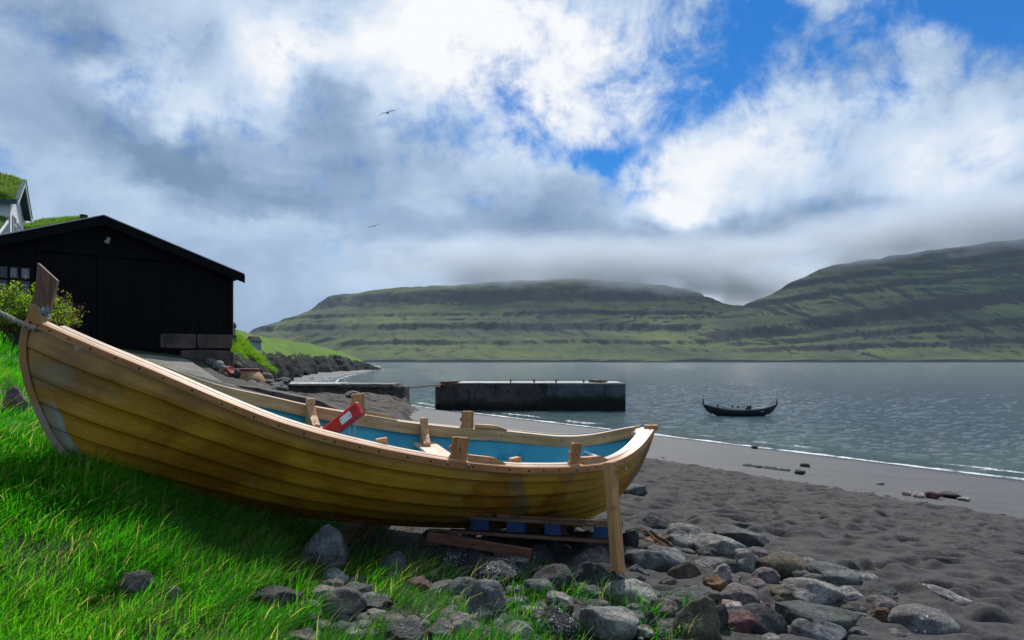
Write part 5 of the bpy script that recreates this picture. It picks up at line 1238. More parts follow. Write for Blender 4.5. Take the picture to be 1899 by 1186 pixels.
# ------------------------------------------------------------------ stones
MAT['r_dark'] = m_rock('dark_basalt', (0.0114, 0.0121, 0.0129), (0.0580, 0.0603, 0.0626))
MAT['r_green'] = m_rock('green_grey_stone', (0.0250, 0.0299, 0.0299), (0.1103, 0.1219, 0.1161), moss=(.075, .070, .045))
MAT['r_pale'] = m_rock('pale_stone', (0.0927, 0.0891, 0.0820), (0.3135, 0.3019, 0.2786))
MAT['r_red'] = m_rock('dark_red_stone', (0.0535, 0.0185, 0.0200), (0.1858, 0.0813, 0.0790), (.35, .28, .26), .62, 90)
MAT['r_mauve'] = m_rock('mauve_stone', (0.0535, 0.0392, 0.0414), (0.1742, 0.1393, 0.1393), (.32, .30, .30), .55, 110)
MAT['r_pink'] = m_rock('pinkish_white_stone', (0.1569, 0.1212, 0.1105), (0.4412, 0.3715, 0.3483))
MAT['r_blue'] = m_rock('blue_black_stone', (0.0057, 0.0071, 0.0100), (0.0348, 0.0394, 0.0487), rough=.5)
MAT['r_speck'] = m_rock('barnacled_black_stone', (0.0100, 0.0107, 0.0121), (0.0464, 0.0487, 0.0522), (.62, .62, .60), .46, 85)
MAT['r_specg'] = m_rock('white_flecked_grey_stone', (0.0606, 0.0570, 0.0557), (0.1974, 0.1916, 0.1858), (.68, .67, .64), .60, 45)
MAT['r_barn'] = m_rock('barnacled_pale_stone', (0.0713, 0.0677, 0.0642), (0.3483, 0.3367, 0.3135), (.55, .54, .5), .42, 110)
MAT['r_brown'] = m_rock('brown_green_stone', (0.0356, 0.0299, 0.0185), (0.1393, 0.1219, 0.0755), moss=(.13, .11, .05))
MAT['r_rust'] = m_rock('rust_brown_stone', (0.0356, 0.0143, 0.0071), (0.1858, 0.0987, 0.0406), (.45, .36, .22), .58, 50)
MAT['r_ash'] = m_rock('ash_grey_stone', (0.0499, 0.0535, 0.0557), (0.1800, 0.1858, 0.1858), moss=(.20, .20, .19))
# px range, top, base, material, cuts, roughness, tilt, label
ST_ = [
 (1650,1774,1124,1186,'r_specg',3,.05,3,'large smooth pale grey oval stone flecked with white, lowest on the right by the sand'),
 (1428,1586,1118,1192,'r_green',10,.10,10,'broad cracked grey green slab at the bottom edge left of the big oval stone'),
 (1448,1554,1144,1200,'r_ash',9,.08,0,'grey blunt pyramid stone at the bottom edge in front of the cracked slab'),
 (1337,1405,1133,1182,'r_red',6,.09,-8,'large rounded dark red stone near the bottom of the heap'),
 (1404,1432,1116,1158,'r_red',3,.07,4,'small upright egg shaped red stone beside the larger dark red one'),
 (1330,1412,1085,1131,'r_mauve',6,.09,-10,'purple red ridge shaped stone above the small pinkish one'),
 (1336,1375,1112,1134,'r_pink',4,.08,0,'small pinkish white knobbly stone between the red stones'),
 (1436,1561,1072,1134,'r_pale',8,.09,12,'large pale stone with a crusty white top in the middle of the heap'),
 (1411,1506,1085,1126,'r_brown',8,.10,-10,'cracked brown stone leaning on the large pale crusty one'),
 (1406,1443,1065,1090,'r_blue',2,.03,0,'smooth round blue black pebble resting below the big domed stone'),
 (1390,1500,1022,1081,'r_brown',4,.06,14,'big brown green domed boulder at the top of the heap by the sand'),
 (1359,1415,1016,1071,'r_pale',9,.16,-15,'knobbly tan stone leaning left of the big domed boulder'),
 (1492,1606,1042,1096,'r_ash',9,.06,24,'flat blue grey slab sloping into the sand right of the domed boulder'),
 (1482,1511,1033,1046,'r_ash',4,.05,0,'small flat grey stone just above the blue grey slab'),
 (1583,1630,1060,1085,'r_pale',7,.08,24,'thin pale sliver of stone half buried in the sand right of the slab'),
 (1545,1606,1086,1126,'r_barn',5,.10,0,'stubby stone crusted with white barnacles on its top'),
 (1600,1666,1103,1139,'r_mauve',6,.06,18,'long pinkish slab between the barnacled stone and the big oval one'),
 (1614,1667,1099,1126,'r_dark',5,.06,10,'dark smooth stone behind the long pinkish slab'),
 (1612,1655,1126,1163,'r_rust',7,.12,0,'rusty brown angular stone touching the left end of the big oval stone'),
 (1583,1616,1136,1163,'r_barn',5,.10,0,'small grey stone speckled white between the rusty one and the brown round one'),
 (1553,1586,1121,1151,'r_brown',4,.06,0,'small round brown stone at the right tip of the cracked slab'),
 (1324,1425,976,1016,'r_green',5,.06,18,'long dark green stone sunk in the sand at the top of the heap'),
 (1286,1381,990,1040,'r_pale',6,.07,18,'long pale tan slab running down from the block shaped boulder'),
 (1366,1452,1122,1182,'r_dark',8,.08,20,'dark leaning stone directly right of the large red one'),
 (1411,1447,1174,1196,'r_pale',4,.05,0,'small pale cobble on the bottom edge below the dark leaning stone'),
 (1374,1426,1072,1108,'r_mauve',4,.06,0,'rounded grey mauve stone left of the blue black pebble'),
 (1446,1480,1102,1126,'r_blue',3,.04,0,'small dark oval stone in front of the cracked brown one'),
 (1118,1222,1075,1131,'r_barn',4,.07,4,'large rounded boulder with a coarse whitish top below the timber prop'),
 (1066,1150,1040,1104,'r_dark',9,.07,32,'long dark slab sloping down to the right, left of the timber prop'),
 (990,1073,1045,1104,'r_dark',6,.08,-6,'wide dark grey boulder in the shade under the stern'),
 (1158,1240,1018,1072,'r_green',7,.08,12,'large dark green grey boulder just right of the foot of the prop'),
 (1186,1272,1008,1062,'r_ash',7,.07,22,'smooth sloping grey boulder behind the green grey one right of the prop'),
 (1236,1302,1036,1086,'r_brown',9,.10,10,'dark brown pointed stone in the hollow right of the prop'),
 (1224,1308,970,1024,'r_pale',9,.09,8,'block shaped tan boulder with a dark side, topmost in the heap'),
 (1152,1185,980,1022,'r_dark',7,.05,0,'dark squared stone directly behind the timber prop'),
 (1182,1250,988,1020,'r_rust',6,.14,0,'low mottled brown stone beneath the driftwood'),
 (1260,1290,1016,1033,'r_green',6,.08,0,'small dark green stone in the sandy hollow under the block shaped boulder'),
 (1288,1360,1035,1065,'r_specg',5,.07,6,'speckled oval stone left of the knobbly tan one'),
 (1316,1356,1045,1088,'r_pale',8,.10,28,'narrow pale stone with a hole like hollow below the speckled oval one'),
 (1298,1350,1066,1106,'r_rust',7,.15,0,'crumbly rust red stone in the middle of the heap'),
 (1222,1256,1068,1102,'r_mauve',6,.08,20,'small reddish split stone right of the whitish topped boulder'),
 (1225,1328,1086,1128,'r_green',10,.07,-6,'flat topped dark grey wedge above the big cone shaped boulder'),
 (1244,1334,1104,1192,'r_brown',7,.08,14,'big cone shaped green grey boulder at the bottom edge'),
 (1300,1352,1118,1182,'r_dark',8,.06,26,'dark sloping stone between the cone shaped boulder and the red stone'),
 (1078,1186,1120,1188,'r_pale',4,.06,14,'long light grey boulder with dark pits at the bottom edge, grass around it'),
 (990,1076,1124,1192,'r_speck',8,.08,8,'angular black boulder densely speckled with white at the bottom edge'),
 (1214,1271,1106,1148,'r_mauve',5,.08,6,'dark mauve stone squeezed under the whitish topped boulder'),
 (996,1043,994,1032,'r_dark',4,.06,8,'dark pointed stone against the front of the pallet'),
 (968,1026,1008,1050,'r_dark',5,.07,0,'round dark stone in the grass in front of the pallet'),
 (1054,1134,1010,1068,'r_mauve',6,.08,28,'long reddish brown stone sloping right below the pallet end'),
 (1072,1136,1012,1050,'r_green',7,.07,-12,'grey stone wedged between the pallet end and the prop'),
 (972,1034,1070,1104,'r_ash',3,.05,18,'smooth rounded blue grey stone above the speckled black boulder'),
 (1010,1066,1098,1134,'r_pale',6,.07,18,'light grey flat stone right of the speckled black boulder'),
 (866,970,1034,1088,'r_speck',3,.05,6,'long low dark boulder with white flecks in the grass under the boat'),
 (866,944,1074,1150,'r_ash',9,.06,-14,'big angular sandy grey stone standing in the grass left of centre'),
 (1218,1240,1162,1184,'r_pale',4,.06,0,'small light cobble between the pitted boulder and the cone shaped one'),
 (1072,1098,986,1008,'r_red',4,.06,0,'small reddish stone showing through the gap of the pallet'),
 (1150,1202,1046,1080,'r_blue',8,.06,0,'dark blue grey triangular stone at the foot of the timber prop'),
 (556,645,970,1046,'r_ash',8,.06,0,'tall pale triangular stone standing upright in the shade under the boat'),
 (594,678,1089,1154,'r_mauve',3,.06,0,'large rounded brown stone in the grass at the bottom'),
 (667,726,1108,1142,'r_blue',8,.14,0,'knobbly black stone right of the large rounded brown one'),
 (712,784,1150,1198,'r_blue',2,.04,0,'round blue grey boulder with a frosted top cut by the bottom edge'),
 (698,755,1022,1062,'r_green',8,.07,10,'dark pyramid shaped stone in the shaded grass under the boat'),
 (818,867,1008,1050,'r_speck',4,.07,0,'upright dark stone flecked with white below the loose plank'),
 (825,897,1071,1114,'r_green',3,.05,6,'dark domed stone left of the angular sandy grey one'),
 (750,794,1070,1106,'r_red',6,.08,0,'red brown angular stone sunk in the grass'),
 (524,586,1171,1196,'r_mauve',4,.06,0,'brown flat stone peeping over the bottom edge in the grass'),
 (832,876,1136,1180,'r_pink',6,.10,0,'small mixed pink and white stone in the grass near the bottom edge'),
 (704,756,1138,1160,'r_mauve',6,.10,0,'low brown stone behind the round blue grey boulder'),
 (218,282,1056,1112,'r_mauve',9,.07,12,'angular split brown stone in the bright grass at the lower left'),
 (304,338,1086,1122,'r_ash',6,.07,0,'small grey stone half hidden in grass right of the split brown one'),
 (470,562,1088,1128,'r_dark',6,.09,6,'low dark stone overgrown by grass left of the large rounded brown one'),
 (778,830,984,1018,'r_mauve',7,.07,0,'dark reddish slab left of the loose plank in the shade'),
 (905,960,1010,1044,'r_brown',6,.08,10,'brown stone lying under the right end of the loose plank'),
 (1118,1160,1054,1092,'r_dark',8,.07,14,'dark angular stone left of the foot of the prop'),
 (1150,1204,898,924,'r_green',10,.12,0,'jagged dark green rock on the sand beside the stern'),
 (6,50,714,762,'r_mauve',8,.08,20,'grey brown stone in the grass at the left edge behind the bow'),
 (1672,1690,908,919,'r_pink',4,.05,0,'pale pinkish stone, leftmost in the row on the smooth sand'),
 (1693,1717,911,923,'r_pink',3,.04,0,'pink rounded stone, second from the left in the row on the smooth sand'),
 (1716,1744,911,925,'r_red',3,.04,0,'dark red rounded stone in the row on the smooth sand'),
 (1743,1781,911,924,'r_dark',4,.06,6,'dark longish stone at the right of the row on the smooth sand'),
 (1776,1798,921,929,'r_pale',4,.05,0,'small pale flat stone at the right end of the row on the smooth sand'),
 (1625,1640,893,899,'r_pale',4,.05,0,'lone small pale stone near the surf line above the row of stones'),
 (1393,1406,825,832,'r_dark',4,.08,0,'small dark stone lying at the edge of the surf'),
 (1474,1494,870,880,'r_dark',5,.08,0,'small dark clump on the smooth wet sand in the middle distance'),
 (1484,1502,858,866,'r_dark',5,.08,0,'tiny dark stone furthest up the smooth sand near the dark streak'),
 (1036,1060,1136,1166,'r_green',6,.08,0,'dark green stone in grass between the speckled and the pitted boulders'),
 (930,990,1150,1192,'r_pale',6,.08,0,'pale lump of stone at the bottom edge left of the speckled black boulder'),
 (790,835,1160,1195,'r_green',6,.08,0,'grey green stone right of the round blue grey boulder at the bottom edge'),
 (1186,1216,1132,1172,'r_dark',6,.08,0,'dark stone between the pitted boulder and the cone shaped one'),
]
def place_stone(x0, x1, top, base, mat, cuts, rough, tilt, label, k, zb=None):
    pc = (x0+x1)/2; X_, Y_, g_ = hit(pc, base)
    w = (x1-x0)*Y_/F; dep = w*random.uniform(.75, .95); Yc = Y_+dep*.38
    w = (x1-x0)*Yc/F
    ztop = EYE-(top-HY)/F*(Yc); ztop = max(ztop, g_+.02)
    hgt = max((ztop-g_)*1.30, w*.34); zc = ztop-hgt/2
    V_, F_ = lump((0, 0, 0), (w/2*1.04, dep/2, hgt/2*1.03), 100+k*3, 4 if (x1-x0) > 30 and base > 960 else 3, cuts+4, rough*1.25, random.uniform(-.5, .5), 0)
    if any(w_ in label for w_ in ('triang', 'pyramid', 'pointed', 'cone', 'wedge', 'upright', 'blunt')):
        q_ = np.clip(V_[:, 2]/(hgt/2)*.5+.5, 0, 1); tq_ = .80 if 'triang' in label else .55; V_[:, 0] = V_[:, 0]*(1.15-tq_*q_)+w*.10*q_; V_[:, 1] *= (1.15-tq_*q_)
    a = R(tilt*.6); c_, s_ = math.cos(a), math.sin(a)
    V_ = np.stack([V_[:, 0]*c_+V_[:, 2]*s_, V_[:, 1], -V_[:, 0]*s_+V_[:, 2]*c_], 1)
    V_[:, 0] *= (w)/(V_[:, 0].max()-V_[:, 0].min())
    V_[:, 2] += (hgt/2)-V_[:, 2].max()
    o = mesh_np('stone', V_, F_, MAT[mat]); o.location = ((pc-CX)/F*Yc, Yc, zc)
    return tag(o, label, 'stone', 'stones between the boat and the beach' if base > 960 else None)
for k, a in enumerate(ST_): place_stone(*a, k)
# smaller stones packed between the large ones
FIL = [('r_dark', 'dark stone'), ('r_ash', 'ash grey stone'), ('r_pale', 'pale cobble'), ('r_mauve', 'brownish stone'), ('r_green', 'green grey stone')]
import re as _re
def short(lb): return _re.split(r' (?:at|in|below|above|right|left|between|leaning|resting|beside|with|of|behind|sloping|lying|touching|running|directly|just|under|squeezed|standing|wedged|half|sunk|overgrown|peeping|showing|cut|beneath|stone crusted|in|from|and)\b|,', lb)[0]
HER = [((a[0]+a[1])/2, (a[2]+a[3])/2, short(a[8])) for a in ST_ if a[3] > 960]
seen_lb = set()
def near_label(adj, px, py):
    c_ = sorted(HER, key=lambda h: math.hypot(h[0]-px, (h[1]-py)*1.4))[:4]
    for h in c_:
        dx, dy = px-h[0], (py-h[1])*1.4
        w_ = ('right of' if dx > 0 else 'left of') if abs(dx) > abs(dy) else ('in front of' if dy > 0 else 'just behind')
        lb = 'small %s %s the %s' % (adj, w_, h[2])
        if lb not in seen_lb and 4 <= len(lb.split()) <= 16: break
    if lb in seen_lb: lb = lb.replace('small ', 'smaller ', 1)
    seen_lb.add(lb); return lb
rf = random.Random(31); nst = 0
while nst < 120:
    px = rf.uniform(600, 1640); py = rf.uniform(1000, 1186); lim = np.interp(px, [560, 900, 1150, 1300, 1500, 1700], [1085, 1040, 1000, 990, 1065, 1130])
    if py < lim+6 or (px < 1000 and rf.random() < .45): continue
    w_ = rf.uniform(24, 62); mt, lb = FIL[rf.randrange(5)]; lb = near_label(lb, px, py-w_*.3)
    o = place_stone(px-w_/2, px+w_/2, py-w_*rf.uniform(.45, .7), py, mt, 5, .09, rf.uniform(-20, 20), lb, 400+nst); o['group'] = 'small stones packed in the heap'; nst += 1
for k in range(16):
    px = rf.uniform(930, 1210); py = rf.uniform(985, 1040); w_ = rf.uniform(40, 80)
    o = place_stone(px-w_/2, px+w_/2, py-w_*.5, py, ('r_dark', 'r_green')[k % 2], 7, .09, rf.uniform(-20, 20), near_label(('dark shaded stone', 'green grey shaded stone')[k % 2], px, py-w_*.25), 700+k); o['group'] = 'shaded stones under the pallet'
# lichened rock half drowned in the sand, lower right
V_, F_ = lump((0, 0, 0), (.26, .08, .05), 77, 4, 8, .2, R(-38), R(14)); X_, Y_, g_ = hit(1764, 1118); o = mesh_np('stone', V_, F_, MAT['r_barn']); o.location = (X_, Y_, g_+.015)
tag(o, 'long encrusted grey ridge of stone half buried in the sand at the lower right', 'stone')
V_, F_ = lump((0, 0, 0), (.05, .035, .03), 78, 3, 4, .1, 0, 0); X_, Y_, g_ = hit(1852, 1152); o = mesh_np('stone', V_, F_, MAT['r_dark']); o.location = (X_, Y_, g_+.02)
tag(o, 'dark stub beside the deep footprint in the sand at the lower right', 'stone')
# jetty cobble heap and broken stones at the boathouse corner
V_, F_ = lump((0, 0, 0), (.72, .6, .22), 81, 4, 4, .25); o = mesh_np('weed_heap', V_, F_, MAT['r_brown']); o.location = tuple(PT(1109, 710, 50.2)); o.location.z = 2.03
tag(o, 'low heap of weedy stones on the seaward end of the jetty', 'stone heap')
CORN = [(404,424,678,694,'r_pale',20.5),(392,416,668,682,'r_pale',21),(426,447,684,698,'r_dark',20.5),(436,458,706,718,'r_green',20),(474,492,700,712,'r_pale',21.8),(478,508,692,712,'r_brown',22),(480,512,700,718,'r_green',22.5),(418,440,700,716,'r_dark',18.8),(452,480,706,720,'r_pale',19.8),(380,402,662,674,'r_ash',21.3),(430,452,672,686,'r_dark',22),(498,520,710,722,'r_mauve',22.5),(408,424,690,706,'r_brown',19),(470,500,712,726,'r_pale',19.6),(640,668,722,732,'r_pale',39)]
CL = ['flat pale slab at the right foot of the boathouse foundation','pale stone directly under the corner of the concrete foundation','dark stone left of the old tank','dark green stone below the old tank','pale stone at the right side of the old tank','big rounded brown boulder right of the old tank','mossy boulder at the right end of the stone pile by the tank','dark stone beside the red barrel','pale flat stone at the lower edge of the pile by the tank','ash grey stone at the top edge of the slipway','dark block between boathouse foundation and old tank','reddish stone furthest right in the pile by the tank','brown upright stone touching the red barrel','broad pale slab on top of the kerb wall','white stained flat rock with green weed below the quay wall']
for k, ((x0, x1, top, base, mt, Yd), lb) in enumerate(zip(CORN, CL)):
    w = (x1-x0)*Yd/F; h_ = (base-top)*Yd/F; V_, F_ = lump((0, 0, 0), (w/2, w*.4, h_*.75), 300+k, 3, 8, .1, 0, R(random.uniform(-15, 20)))
    o = mesh_np('stone', V_, F_, MAT[mt]); o.location = tuple(PT((x0+x1)/2, (top+base)/2+3, Yd)); tag(o, lb, 'stone')
# rubble filling under those stones (slope beside the slipway end)
fv = []; ff = []; nb = 0
for k in range(120):
    px = random.uniform(384, 530); py = random.uniform(704, 722)+max(0, (440-px))*-.25; Yd = 23.5-(py-690)*.09
    s_ = random.uniform(.08, .22); V_, F_ = lump((0, 0, 0), (s_, s_, s_*.6), 500+k, 2, 6, .1, random.uniform(0, 3)); p = np.array(PT(px, py, Yd)); fv.append(V_+p); ff.append(F_+nb); nb += len(V_)
o = mesh_np('rubble', np.concatenate(fv), np.concatenate(ff), MAT['r_green']); tag(o, 'loose rubble of broken stones below the boathouse corner', kind='stuff')
fv = []; ff = []; nb = 0; k = 0
while k < 420:
    px = random.uniform(560, 1700); py = random.uniform(1000, 1190)
    lim = np.interp(px, [560, 900, 1150, 1300, 1500, 1700], [1080, 1030, 1000, 985, 1055, 1120])
    if py < lim+8: continue
    X_, Y_, g_ = hit(px, py); s_ = random.uniform(.014, .05)
    V_, F_ = lump((0, 0, 0), (s_, s_*.85, s_*.65), 900+k, 2, 5, .1, random.uniform(0, 3)); fv.append(V_+np.array([X_, Y_, g_+s_*.2])); ff.append(F_+nb); nb += len(V_); k += 1
o = mesh_np('pebbles', np.concatenate(fv), np.concatenate(ff), MAT['r_ash']); tag(o, 'small pebbles lying in the gaps between the larger stones', kind='stuff')
# dark seaweed wrack line and bits on the sand
MAT['weed'] = m_plain('dark_seaweed', (.010, .008, .006), .8, 0, .4, 20, .5)
fv = []; ff = []; nb = 0
def bit(px, py, sx_, sy_, k):
    global nb
    X_, Y_, g_ = hit(px, py); V_, F_ = lump((0, 0, 0), (sx_, sy_, min(sx_, sy_)*.35), 2000+k, 1, 3, .35, random.uniform(-.6, .1)); fv.append(V_+np.array([X_, Y_, g_+.005])); ff.append(F_+nb); nb += len(V_)
for k in range(60):
    q = random.random(); bit(1380+80*q+random.uniform(-4, 4), 862+11*q+random.uniform(-1.2, 1.2), random.uniform(.05, .16), random.uniform(.03, .09), k)
for k in range(150):
    q = random.random(); px = 1205+694*q; py = np.interp(px, [1205, 1330, 1500, 1650, 1899], [851, 876, 901, 925, 968])+random.gauss(0, 3); bit(px, py, random.uniform(.015, .06), random.uniform(.01, .04), 100+k)
for k in range(150): bit(random.uniform(1210, 1890), random.uniform(880, 1100), random.uniform(.006, .02), random.uniform(.005, .014), 300+k)
o = mesh_np('seaweed', np.concatenate(fv), np.concatenate(ff), MAT['weed']); tag(o, 'scattered dark seaweed scraps along the tide line', kind='stuff')
# driftwood
for k, (a, b, r_, lb) in enumerate([((1196,984),(1232,1012),.013,'orange brown driftwood stick, left of two lying on the stones right of the prop'),((1206,986),(1246,1012),.016,'splintered grey driftwood stick, right of two lying on the stones right of the prop')]):
    A_ = PT(*a, 5.0); B_ = PT(*b, 4.75); pts_ = [A_.lerp(B_, q)+Vector((0, 0, .006*math.sin(q*9+k))) for q in np.linspace(0, 1, 8)]
    tag(tube('driftwood', pts_, r_, MAT['prop'] if k == 0 else MAT['pal'], None, 6, [r_*(.6+.4*random.random()) for _ in pts_]), lb, 'driftwood')

# ------------------------------------------------------------------ grass
def blades(name, X_, Y_, Z_, h, w, yaw, lean, mat, label, kind='stuff', curl=1.0, rnd=None, parent=None):
    n = len(X_); lv = np.array([0, .33, .68, 1.0]); v = np.zeros((n, 7, 3), np.float32)
    dx = np.cos(yaw); dy = np.sin(yaw); sx_ = -dy; sy_ = dx                 # lean direction and width direction
    tw = rng.uniform(-1.2, 1.2, n); sx2 = sx_*np.cos(tw)+dx*np.sin(tw); sy2 = sy_*np.cos(tw)+dy*np.sin(tw)
    for i, q in enumerate(lv):
        out = h*lean*(q**1.7)*curl; up = h*(q-.38*lean*q*q); wd_ = w*(1-.25*q) if i < 3 else w*0
        cx_ = X_+dx*out; cy_ = Y_+dy*out; cz_ = Z_+up
        if i < 3:
            for s_, j_ in ((-1, 0), (1, 1)): v[:, i*2+j_] = np.stack([cx_+sx2*s_*wd_*(1-.3*q), cy_+sy2*s_*wd_*(1-.3*q), cz_], 1)
        else: v[:, 6] = np.stack([cx_, cy_, cz_], 1)
    b = (np.arange(n)*7)[:, None]
    tri = np.concatenate([b+np.array([[0, 1, 3]]), b+np.array([[0, 3, 2]]), b+np.array([[2, 3, 5]]), b+np.array([[2, 5, 4]]), b+np.array([[4, 5, 6]])])
    r_ = rng.random(n) if rnd is None else rnd
    o = mesh_np(name, v.reshape(-1, 3), tri, mat, smooth=False, attrs={'rnd': np.repeat(r_, 7), 'tip': np.tile(np.array([0, 0, .33, .33, .68, .68, 1.0]), n)})
    if parent: keep(o, parent); return o
    return tag(o, label, kind=kind)
def scatter(n, y0, y1, pxa, pxb, pw=1.0):
    """random ground points, even in area within a wedge of view"""
    Y_ = np.sqrt(rng.uniform(y0*y0, y1*y1, n)) if pw == 1 else (rng.uniform(y0**pw, y1**pw, n))**(1/pw)
    return (rng.uniform(pxa, pxb, n)-CX)/F*Y_, Y_
def gmask(x, y):
    s = .82*x+.573*y; return s+.45*fbm(x*1.3, y*1.3, 3, 4)
V3 = []
STN = [(o.location.x, o.location.y, max(o.dimensions.x, .04)) for o in bpy.data.objects if o.name.startswith('stone') and o.parent is None and 1.5 < o.location.y < 6.5 and o.location.x < .9]
for (n, y0, y1, pa, pb, hm, wm) in ((120000, 1.6, 4.3, -260, 1420, .092, .0027), (75000, 4.0, 7.5, -300, 1250, .080, .0028), (60000, 7, 16.5, -250, 330, .10, .0038)):
    x, y = scatter(n, y0, y1, pa, pb, 1.1)
    s = gmask(x, y)
    dens = sst(2.35, .5, s)*.96+.04*sst(3.1, 2.2, s)
    if y0 >= 7: dens = ((x < -5.8) & ((y < 13.2) | (x < -10.5-.0*y))).astype(float)*.9
    elif y0 >= 4: dens *= np.where(x > -1.0, .75, 1.0)
    # clumps with thin places between
    cl = sst(-.45, .15, fbm(x*2.6, y*2.6, 3, 71)); dens = dens*(.25+.75*cl)
    ok = rng.random(n) < dens; x = x[ok]; y = y[ok]; m_ = len(x)
    sfac = np.ones(m_)
    if y0 < 7:
        for (sx0_, sy0_, sw_) in STN:
            dx_ = (x-sx0_)/sw_; dy_ = (y-sy0_)/sw_; r_ = np.hypot(dx_, dy_*.9)
            sfac = np.where(r_ < .55, 0, sfac); sfac = np.where((dy_ < 0) & (dy_ > -1.9) & (np.abs(dx_) < .6) & (r_ >= .55), np.minimum(sfac, .48), sfac)
        kk = sfac > 0; x = x[kk]; y = y[kk]; sfac = sfac[kk]; m_ = len(x)
    z = gz(x, y); hh = sfac*hm*(.55+.9*rng.random(m_))*(1+.75*fbm(x*1.7, y*1.7, 3, 72))*(1-.45*sst(1.2, 2.8, gmask(x, y)))
    hh = hh*(1+.6*np.exp(-((x+2.3)**2+(y-4.0)**2)/.18))
    # grass combed by the wind towards the right, swirling between clumps
    yaw = .15+1.5*fbm(x*.9, y*.9, 2, 73)+rng.normal(0, .55, m_)
    lean = np.clip(.70+.42*rng.normal(0, 1, m_)+.3*fbm(x*1.2, y*1.2, 2, 74), .08, 1.25)
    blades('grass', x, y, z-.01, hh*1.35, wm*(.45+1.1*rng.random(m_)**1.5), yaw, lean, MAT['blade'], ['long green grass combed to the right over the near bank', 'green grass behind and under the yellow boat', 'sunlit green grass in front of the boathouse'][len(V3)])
    V3.append(m_)
# loose tufts among the stones
tx = []; ty = []
for k in range(70):
    px = random.uniform(900, 1290); py = random.uniform(1070, 1190)
    if py < np.interp(px, [900, 1100, 1290], [1060, 1090, 1150]): continue
    X_, Y_, g_ = hit(px, py); n_ = random.randint(8, 34); tx.append(X_+rng.normal(0, .03, n_)); ty.append(Y_+rng.normal(0, .03, n_))
x = np.concatenate(tx); y = np.concatenate(ty); m_ = len(x)
blades('grass', x, y, gz(x, y)-.01, rng.uniform(.07, .17, m_), rng.uniform(.0018, .003, m_), rng.normal(.3, .9, m_), rng.uniform(.2, 1.0, m_), MAT['blade'], 'loose green grass tufts growing between the stones')
# straw stalks lying in the grass
x, y = scatter(900, 2.2, 5.0, -100, 1000); ok = gmask(x, y) < 2.2; x = x[ok]; y = y[ok]; m_ = len(x)
blades('straw', x, y, gz(x, y)+.03, rng.uniform(.10, .22, m_), np.full(m_, .0014), rng.uniform(-.8, 1.5, m_), rng.uniform(.6, 1.3, m_), MAT['blade'], 'dry straw stalks lying over the green grass', rnd=np.full(m_, .01))
# tussocks on the steep bank beside the boathouse and a few blades on the turf roofs
mo = bpy.data.objects['mound'].data; co = np.zeros(len(mo.vertices)*3, np.float32); mo.vertices.foreach_get('co', co); co = co.reshape(-1, 3)
ga = np.zeros(len(co), np.float32); mo.attributes['green'].data.foreach_get('value', ga)
idx = rng.choice(np.where((ga > .5))[0], 15000); p = co[idx]+rng.normal(0, .12, (15000, 3))*np.array([1, 1, .2]); m_ = 15000
cl = fbm(p[:, 0]*1.1, p[:, 1]*1.1+p[:, 2], 3, 81); kp_ = rng.random(m_) < sst(-.3, .2, cl); p = p[kp_]; m_ = len(p)
blades('bank_grass', p[:, 0], p[:, 1], p[:, 2]-.03, rng.uniform(.2, .5, m_)*(1+.6*cl[kp_]), np.full(m_, .013), rng.uniform(-2.2, .3, m_), rng.uniform(.3, 1.1, m_), MAT['turf'], 'long tussock grass on the steep bank right of the boathouse')
for par in (house, annex, h2):
    for tf in [c for c in par.children if c.name.startswith('turf')]:
        me = tf.data; co = np.zeros(len(me.vertices)*3, np.float32); me.vertices.foreach_get('co', co); co = co.reshape(-1, 3)
        idx = rng.choice(len(co), 3500); p = co[idx]+rng.normal(0, .10, (3500, 3))*np.array([1, 1, .1]); m_ = 3500
        blades('roof_grass', p[:, 0], p[:, 1], p[:, 2]-.04, rng.uniform(.10, .26, m_), np.full(m_, .016), rng.uniform(0, 6.28, m_), rng.uniform(.2, .9, m_), MAT['turf'], '', parent=par)['kind'] = 'stuff'

